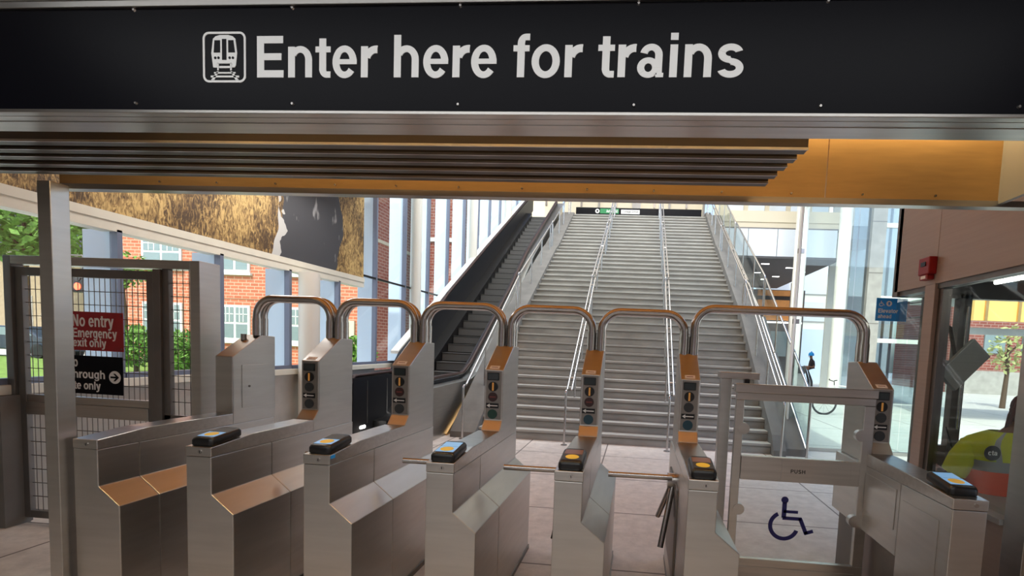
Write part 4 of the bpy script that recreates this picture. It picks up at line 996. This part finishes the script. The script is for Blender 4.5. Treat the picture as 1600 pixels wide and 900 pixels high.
# ------------------------------------------------------------------ people
def skin_body(joints, bones, matfn, mats, name, parent, sub=2):
    me = bpy.data.meshes.new(name + '_cage'); keys = list(joints)
    me.from_pydata([joints[k][0] for k in keys], [(keys.index(a), keys.index(b)) for a, b in bones], []); me.update()
    o = bpy.data.objects.new(name + '_cage', me); COL.objects.link(o)
    o.modifiers.new('skin', 'SKIN'); s = o.modifiers.new('sub', 'SUBSURF'); s.levels = sub; s.render_levels = sub
    for i, k in enumerate(keys):
        r = joints[k][1]; r = r if isinstance(r, tuple) else (r, r)
        me.skin_vertices[0].data[i].radius = r; me.skin_vertices[0].data[i].use_root = (i == 0)
    bpy.context.view_layer.update()
    e = bpy.data.meshes.new_from_object(o.evaluated_get(bpy.context.evaluated_depsgraph_get()))
    m = MB(); m.add([v.co.copy() for v in e.vertices], []); 
    for p in e.polygons: m.f.append(list(p.vertices)); m.m.append(matfn(p.center))
    bpy.data.objects.remove(o); bpy.data.meshes.remove(me); bpy.data.meshes.remove(e)
    return m

def hand_bones(J, B, wrist, d, up, name, s=1.0):
    """palm, four fingers and a thumb on the wrist joint; d points along the hand, up is the knuckle side axis"""
    w = Vector(J[wrist][0]); d = Vector(d).normalized(); up = Vector(up); up = (up - d * up.dot(d)).normalized(); n = d.cross(up)
    J[name + 'p'] = (w + d * .07 * s, (.038 * s, .018 * s)); B.append((wrist, name + 'p'))
    for k, (o, l) in enumerate(((-.033, .062), (-.011, .072), (.011, .067), (.033, .052))):
        a = w + d * .095 * s + up * o * s; b = a + (d * .75 + n * .45) * l * .55 * s; c = b + (d * .35 + n * .8) * l * .5 * s
        for q, pnt in (('a', a), ('b', b), ('c', c)): J['%s%d%s' % (name, k, q)] = (pnt, .0095 * s)
        B.append((name + 'p', '%s%da' % (name, k))); B.append(('%s%da' % (name, k), '%s%db' % (name, k))); B.append(('%s%db' % (name, k), '%s%dc' % (name, k)))
    a = w + d * .035 * s - up * .045 * s + n * .015 * s; b = a + (d * .8 - up * .2 + n * .4) * .045 * s
    J[name + 'ta'] = (a, .012 * s); J[name + 'tb'] = (b, .010 * s); B.append((name + 'p', name + 'ta')); B.append((name + 'ta', name + 'tb'))

def head_bits(m, c, f, s=1.0, mi=0):
    """nose, ears, brow, lips on a head centred at c facing unit vector f"""
    f = Vector((f[0], f[1], 0)).normalized(); r = Vector((-f.y, f.x, 0)); c = Vector(c); m.mi = mi
    m.ell(c + f * .098 * s + Vector((0, 0, -.012)), .016, .016, .024, 8, 6)
    m.ell(c + f * .088 * s + Vector((0, 0, -.055)), .026, .026, .010, 8, 6)
    for q in (-1, 1):
        m.ell(c + r * q * .082 * s + Vector((0, 0, -.005)), .014, .02, .034, 8, 6)

def stander():
    x, y = 8.12, 24.2; t = thing('person', 'person standing on the plaza in a bright blue hat, black T-shirt and black trousers', 'person', (x, y, 0))
    V = lambda a, b, c: (x + a, y + b, c)   # faces -X (to the left)
    J = {'pel': (V(0, 0, .98), (.15, .12)), 'wst': (V(0, 0, 1.12), (.145, .115)), 'chs': (V(.01, 0, 1.34), (.165, .125)), 'nkb': (V(.0, 0, 1.51), (.085, .075)), 'nk': (V(-.02, 0, 1.57), .052), 'hd': (V(-.045, 0, 1.68), (.088, .078)), 'hdt': (V(-.035, 0, 1.76), (.072, .066))}
    B = [('pel', 'wst'), ('wst', 'chs'), ('chs', 'nkb'), ('nkb', 'nk'), ('nk', 'hd'), ('hd', 'hdt')]
    for s, q in ((-1, 'l'), (1, 'r')):
        J[q + 'hp'] = (V(0, s * .095, .92), (.095, .09)); J[q + 'kn'] = (V(-.03 * s, s * .11, .50), .064); J[q + 'an'] = (V(.02 - .03 * s, s * .12, .09), .045); J[q + 'to'] = (V(-.15 - .03 * s, s * .14, .04), .038)
        B += [('pel', q + 'hp'), (q + 'hp', q + 'kn'), (q + 'kn', q + 'an'), (q + 'an', q + 'to')]
        J[q + 'sh'] = (V(.01, s * .19, 1.46), .068); J[q + 'el'] = (V(.06, s * .235, 1.19), .046); J[q + 'wr'] = (V(-.17, s * .15, 1.18), .031)
        B += [('chs', q + 'sh'), (q + 'sh', q + 'el'), (q + 'el', q + 'wr')]
        hand_bones(J, B, q + 'wr', (-1, -s * .3, .15), (0, 0, 1), q + 'h')
    def mf(c):
        dx, dy, z = c[0] - x, c[1] - y, c[2]
        if z > 1.545: return 0
        if dx < -.12 and 1.05 < z < 1.4: return 0
        if abs(dy) > .17 and z < 1.28 and z > 1.05: return 0
        return 1
    m = skin_body(J, B, mf, None, 'body', t); head_bits(m, V(-.045, 0, 1.69), (-1, 0), 1, 0)
    obj('body', m, [SKIN, CLOTHB], t, smooth=True)
    h = MB(); R = []
    for z, r in ((1.70, .108), (1.74, .116), (1.79, .112), (1.84, .085), (1.865, .04)):
        R.append([V(-.035 + r * 1.08 * math.cos(2 * PI * k / 16), r * math.sin(2 * PI * k / 16), z) for k in range(16)])
    h.loft(R); h.ell(V(-.03, 0, 1.885), .03, .03, .03, 8, 6); obj('hat', h, HATB, t, smooth=True)
    for s in (-1, 1): obj('shoe', MB().loft([[V(-.06 - .03 * s + a * 1.0, s * .13 + b, zz) for a, b in rrect(-.15, .11, -.048, .048, .045, 4)] for zz in (0, .05)] + [[V(-.03 - .03 * s + a * .7, s * .13 + b * .8, .10) for a, b in rrect(-.15, .11, -.048, .048, .045, 4)]]), BLACK, t, smooth=True)
stander()

def agent():
    x, y = 2.52, 3.62; t = thing('person', 'seated agent in lime safety vest with orange band, back turned, inside the booth', 'person', (x, y, 0))
    V = lambda a, b, c: (x + a, y + b, c)      # faces +Y, leaning to +X a little
    J = {'pel': (V(0, 0, .56), (.17, .14)), 'wst': (V(0, .01, .72), (.15, .115)), 'chs': (V(.0, .0, .95), (.175, .125)), 'nkb': (V(.0, 0, 1.13), (.09, .075)), 'nk': (V(.08, .01, 1.20), .055), 'hd': (V(.16, .035, 1.315), (.082, .09)), 'hdt': (V(.165, .03, 1.39), (.07, .075))}
    B = [('pel', 'wst'), ('wst', 'chs'), ('chs', 'nkb'), ('nkb', 'nk'), ('nk', 'hd'), ('hd', 'hdt')]
    for s, q in ((-1, 'l'), (1, 'r')):
        J[q + 'hp'] = (V(s * .11, .08, .53), (.095, .09)); J[q + 'kn'] = (V(s * .14, .48, .53), .068); J[q + 'an'] = (V(s * .14, .50, .10), .046); J[q + 'to'] = (V(s * .15, .64, .045), .04)
        B += [('pel', q + 'hp'), (q + 'hp', q + 'kn'), (q + 'kn', q + 'an'), (q + 'an', q + 'to')]
        J[q + 'sh'] = (V(s * .215, 0, 1.055), .075); J[q + 'el'] = (V(s * .29, .06, .80), .052); J[q + 'wr'] = (V(s * .22, .30, .83), .034)
        B += [('chs', q + 'sh'), (q + 'sh', q + 'el'), (q + 'el', q + 'wr')]
        hand_bones(J, B, q + 'wr', (-s * .2, 1, -.1), (0, 0, 1) if s < 0 else (0, 0, 1), q + 'h')
    def mf(c):
        dx, dy, z = c[0] - x, c[1] - y, c[2]
        if z > 1.17: return 0
        if dy > .26 and z > .74: return 0
        return 1
    m = skin_body(J, B, mf, None, 'body', t); head_bits(m, V(.16, .035, 1.32), (0, 1), 1, 0)
    obj('body', m, [SKIN, CLOTHB], t, smooth=True)
    # vest: shell over the torso and shoulders
    prof = [(.56, .205, .165, 0, .0), (.64, .20, .16, 0, .0), (.66, .20, .16, 1, .0), (.72, .198, .158, 1, .0), (.80, .205, .158, 2, .0), (.86, .215, .16, 2, .0), (.93, .228, .16, 1, .0), (.985, .24, .16, 1, .0), (1.0, .243, .16, 0, 0), (1.05, .258, .152, 0, .0), (1.10, .262, .135, 0, 0), (1.14, .22, .115, 0, 0), (1.175, .13, .09, 0, 0), (1.19, .085, .075, 0, 0)]
    cols = {0: 0, 1: 1, 2: 2}
    m = MB(); R = []; n = 40
    for z, a, b, c, _ in prof:
        R.append([V((1 if math.cos(2 * PI * k / n) > 0 else -1) * a * abs(math.cos(2 * PI * k / n)) ** .8, (1 if math.sin(2 * PI * k / n) > 0 else -1) * b * abs(math.sin(2 * PI * k / n)) ** .8 + .0, z) for k in range(n)])
    vs = [p for q in R for p in q]; fs = []; mi = []
    for i in range(len(R) - 1):
        for k in range(n):
            l = (k + 1) % n; fs.append((i * n + k, i * n + l, (i + 1) * n + l, (i + 1) * n + k))
            ang = (k + .5) / n * 360; cc = [0, 1, 1, 2, 2, 2, 1, 1, 0, 0, 0, 0, 0][i] if i < 13 else 0
            if i < 2: cc = 2 if i == 0 else 1
            if cc == 0 and (284 < ang < 300 or 240 < ang < 256): cc = 1
            mi.append(cc)
    m.add(vs, fs); m.m = mi
    v = obj('safety_vest', m, [VESTY, REFLT, VESTO], t, smooth=True)
    for s in (-1, 1):
        sl = MB(); sl.tube([V(s * .13, 0, 1.10), V(s * .20, .0, 1.065), V(s * .245, .01, .98), V(s * .275, .04, .88)], [.07, .085, .088, .078], 16); obj('sleeve', sl, VESTY, v, smooth=True)
    cxp = V(-.165, -.150, 1.06); m = MB(); m.disc(cxp, .05, .006, 28); b = obj('round_badge', m, DGREY, v)
    text('badge_lettering', 'cta', cxp[0] - .028, cxp[0] + .028, 1.046, 1.076, cxp[1] - .006, WHITE, b)
    h = MB(); rr = random.Random(3); h.ell(V(.16, .015, 1.36), .108, .112, .105, 16, 10)
    for k in range(34):
        a = rr.uniform(PI * .98, PI * 2.02); r0 = .095; p0 = V(.16 + r0 * math.cos(a), .01 + r0 * math.sin(a), 1.38 + rr.uniform(-.03, .05)); l = rr.uniform(.12, .24)
        p1 = (p0[0] + .035 * math.cos(a), p0[1] + .03 * math.sin(a), p0[2] - l * .5); p2 = (p1[0] + rr.uniform(-.02, .02), p1[1], p0[2] - l)
        h.tube([p0, p1, p2], [.013, .012, .008], 6)
    obj('hair', h, HAIRR, t, smooth=True)
    c = thing('office_stool', 'dark swivel stool under the seated agent in the booth', 'stool', (x, y, 0))
    obj('seat', MB().prism(rrect(x - .24, x + .24, y - .22, y + .26, .08), 'z', .37, .415), BLACK, c, bevel=.01); obj('column', MB().cyl((x, y, .06), (x, y, .37), .03, 12), CHROME, c, smooth=True)
    for k in range(5):
        a = 2 * PI * k / 5; obj('leg', MB().tube([(x, y, .08), (x + .26 * math.cos(a), y + .26 * math.sin(a), .03)], [.024, .016], 8), BLACK, c, smooth=True)
agent()

# ------------------------------------------------------------------ street behind the entrance (it is what the steel mirrors)
t = thing('street_house', 'long brown brick building across the street behind the entrance', 'building', (0, -30, 0))
obj('wall', MB().box(-40, 40, -31, -30, 0, 10), BRICKR, t)
for k in range(12): obj('window', MB().box(-36 + 6 * k, -33.6 + 6 * k, -29.98, -29.9, 1.2, 4), WING, t)

# ------------------------------------------------------------------ light
def area(name, loc, size, power, col, rot=(0, 0, 0)):
    l = bpy.data.lights.new(name, 'AREA'); l.shape = 'RECTANGLE'; l.size, l.size_y = size; l.energy = power; l.color = col
    o = bpy.data.objects.new(name, l); COL.objects.link(o); o.location = loc; o.rotation_euler = rot; o['kind'] = 'structure'; return o
w = bpy.data.worlds.new('sky'); S.world = w; w.use_nodes = True; nt = w.node_tree
sky = nt.nodes.new('ShaderNodeTexSky'); sky.sky_type = 'NISHITA'; sky.sun_disc = False; sky.sun_elevation = math.radians(52); sky.sun_rotation = math.radians(200); sky.air_density = 1.0; sky.dust_density = 2.5; sky.ozone_density = 1.0
bg = nt.nodes['Background']; bg.inputs['Strength'].default_value = .32; nt.links.new(sky.outputs[0], bg.inputs['Color'])
sl = bpy.data.lights.new('sun', 'SUN'); sl.energy = 2.6; sl.angle = math.radians(1.0); sl.color = (1, .95, .86)
so = bpy.data.objects.new('sun', sl); COL.objects.link(so); so.location = (0, -20, 40)
so.rotation_euler = Vector((.16, .58, -.80)).to_track_quat('-Z', 'Y').to_euler()
WARM = (1.0, .88, .70)
area('cove_lamp', (-.6, 2.475, 2.80), (4.4, .04), 17, (1, .70, .34))
area('fill_uplight_back', (-.8, 2.9, 2.95), (5.0, .10), 20, WARM, (PI - .35, 0, 0))  # unseen uplight added so the ceiling glows amber in the steel
area('fill_uplight_hall', (-1.2, 6.2, 3.62), (6.0, .12), 20, WARM, (PI, 0, 0))  # second added uplight, carries the ceiling glow further back
area('fill_entrance', (-.6, -1.6, 3.1), (5, 2.4), 45, (1, .97, .93))  # unseen fill added over the approach for the foreground
area('fill_sign', (-.6, .7, 3.1), (4.6, .5), 26, (.97, .99, 1))  # added light that lifts the sign letters, no fixture there
area('fill_stairs', (-.3, 9.6, 11.5), (5.5, 3), 720, (1, .985, .97), (math.radians(48), 0, 0))  # unseen fill added and tilted to brighten the risers
area('fill_stairs_mid', (-.3, 14, 13.0), (5, 5), 420, (1, .985, .97))  # unseen overhead fill added for the middle of the stairs
area('fill_stairs_far', (-.3, 20, 13.2), (5, 8), 220, (1, .93, .84))  # unseen overhead fill added for the stair top
area('fill_left_wall', (-4.3, 5.6, 3.75), (.5, 4), 45, (1, .98, .95))  # unseen fill added to brighten the cream beam and left wall
area('mezzanine_lamp', (6, 25, 5.2), (3, 4), 120, (1, .9, .75))

# ------------------------------------------------------------------ camera
cd = bpy.data.cameras.new('camera'); cd.sensor_fit = 'HORIZONTAL'; cd.sensor_width = 36; cd.lens = 782.6 / 1600 * 36
cd.shift_x = (800 - 927.1) / 1600; cd.shift_y = (600.5 - 450) / 1600; cd.clip_start = .05; cd.clip_end = 300
co = bpy.data.objects.new('camera', cd); COL.objects.link(co)
R = Matrix.Rotation(.0843, 3, 'Z') @ Matrix.Rotation(-.0735, 3, 'X') @ Matrix.Rotation(-.0449, 3, 'Y')
B_ = Matrix(((1, 0, 0), (0, 0, -1), (0, 1, 0)))      # blender camera axes: x right, y up, -z forward
co.matrix_world = Matrix.Translation((0, 0, 1.635)) @ (R @ B_).to_4x4()
S.camera = co
S.view_settings.view_transform = 'Standard'; S.view_settings.look = 'None'; S.view_settings.gamma = 1; S.view_settings.use_curve_mapping = False
S.view_settings.exposure = .3
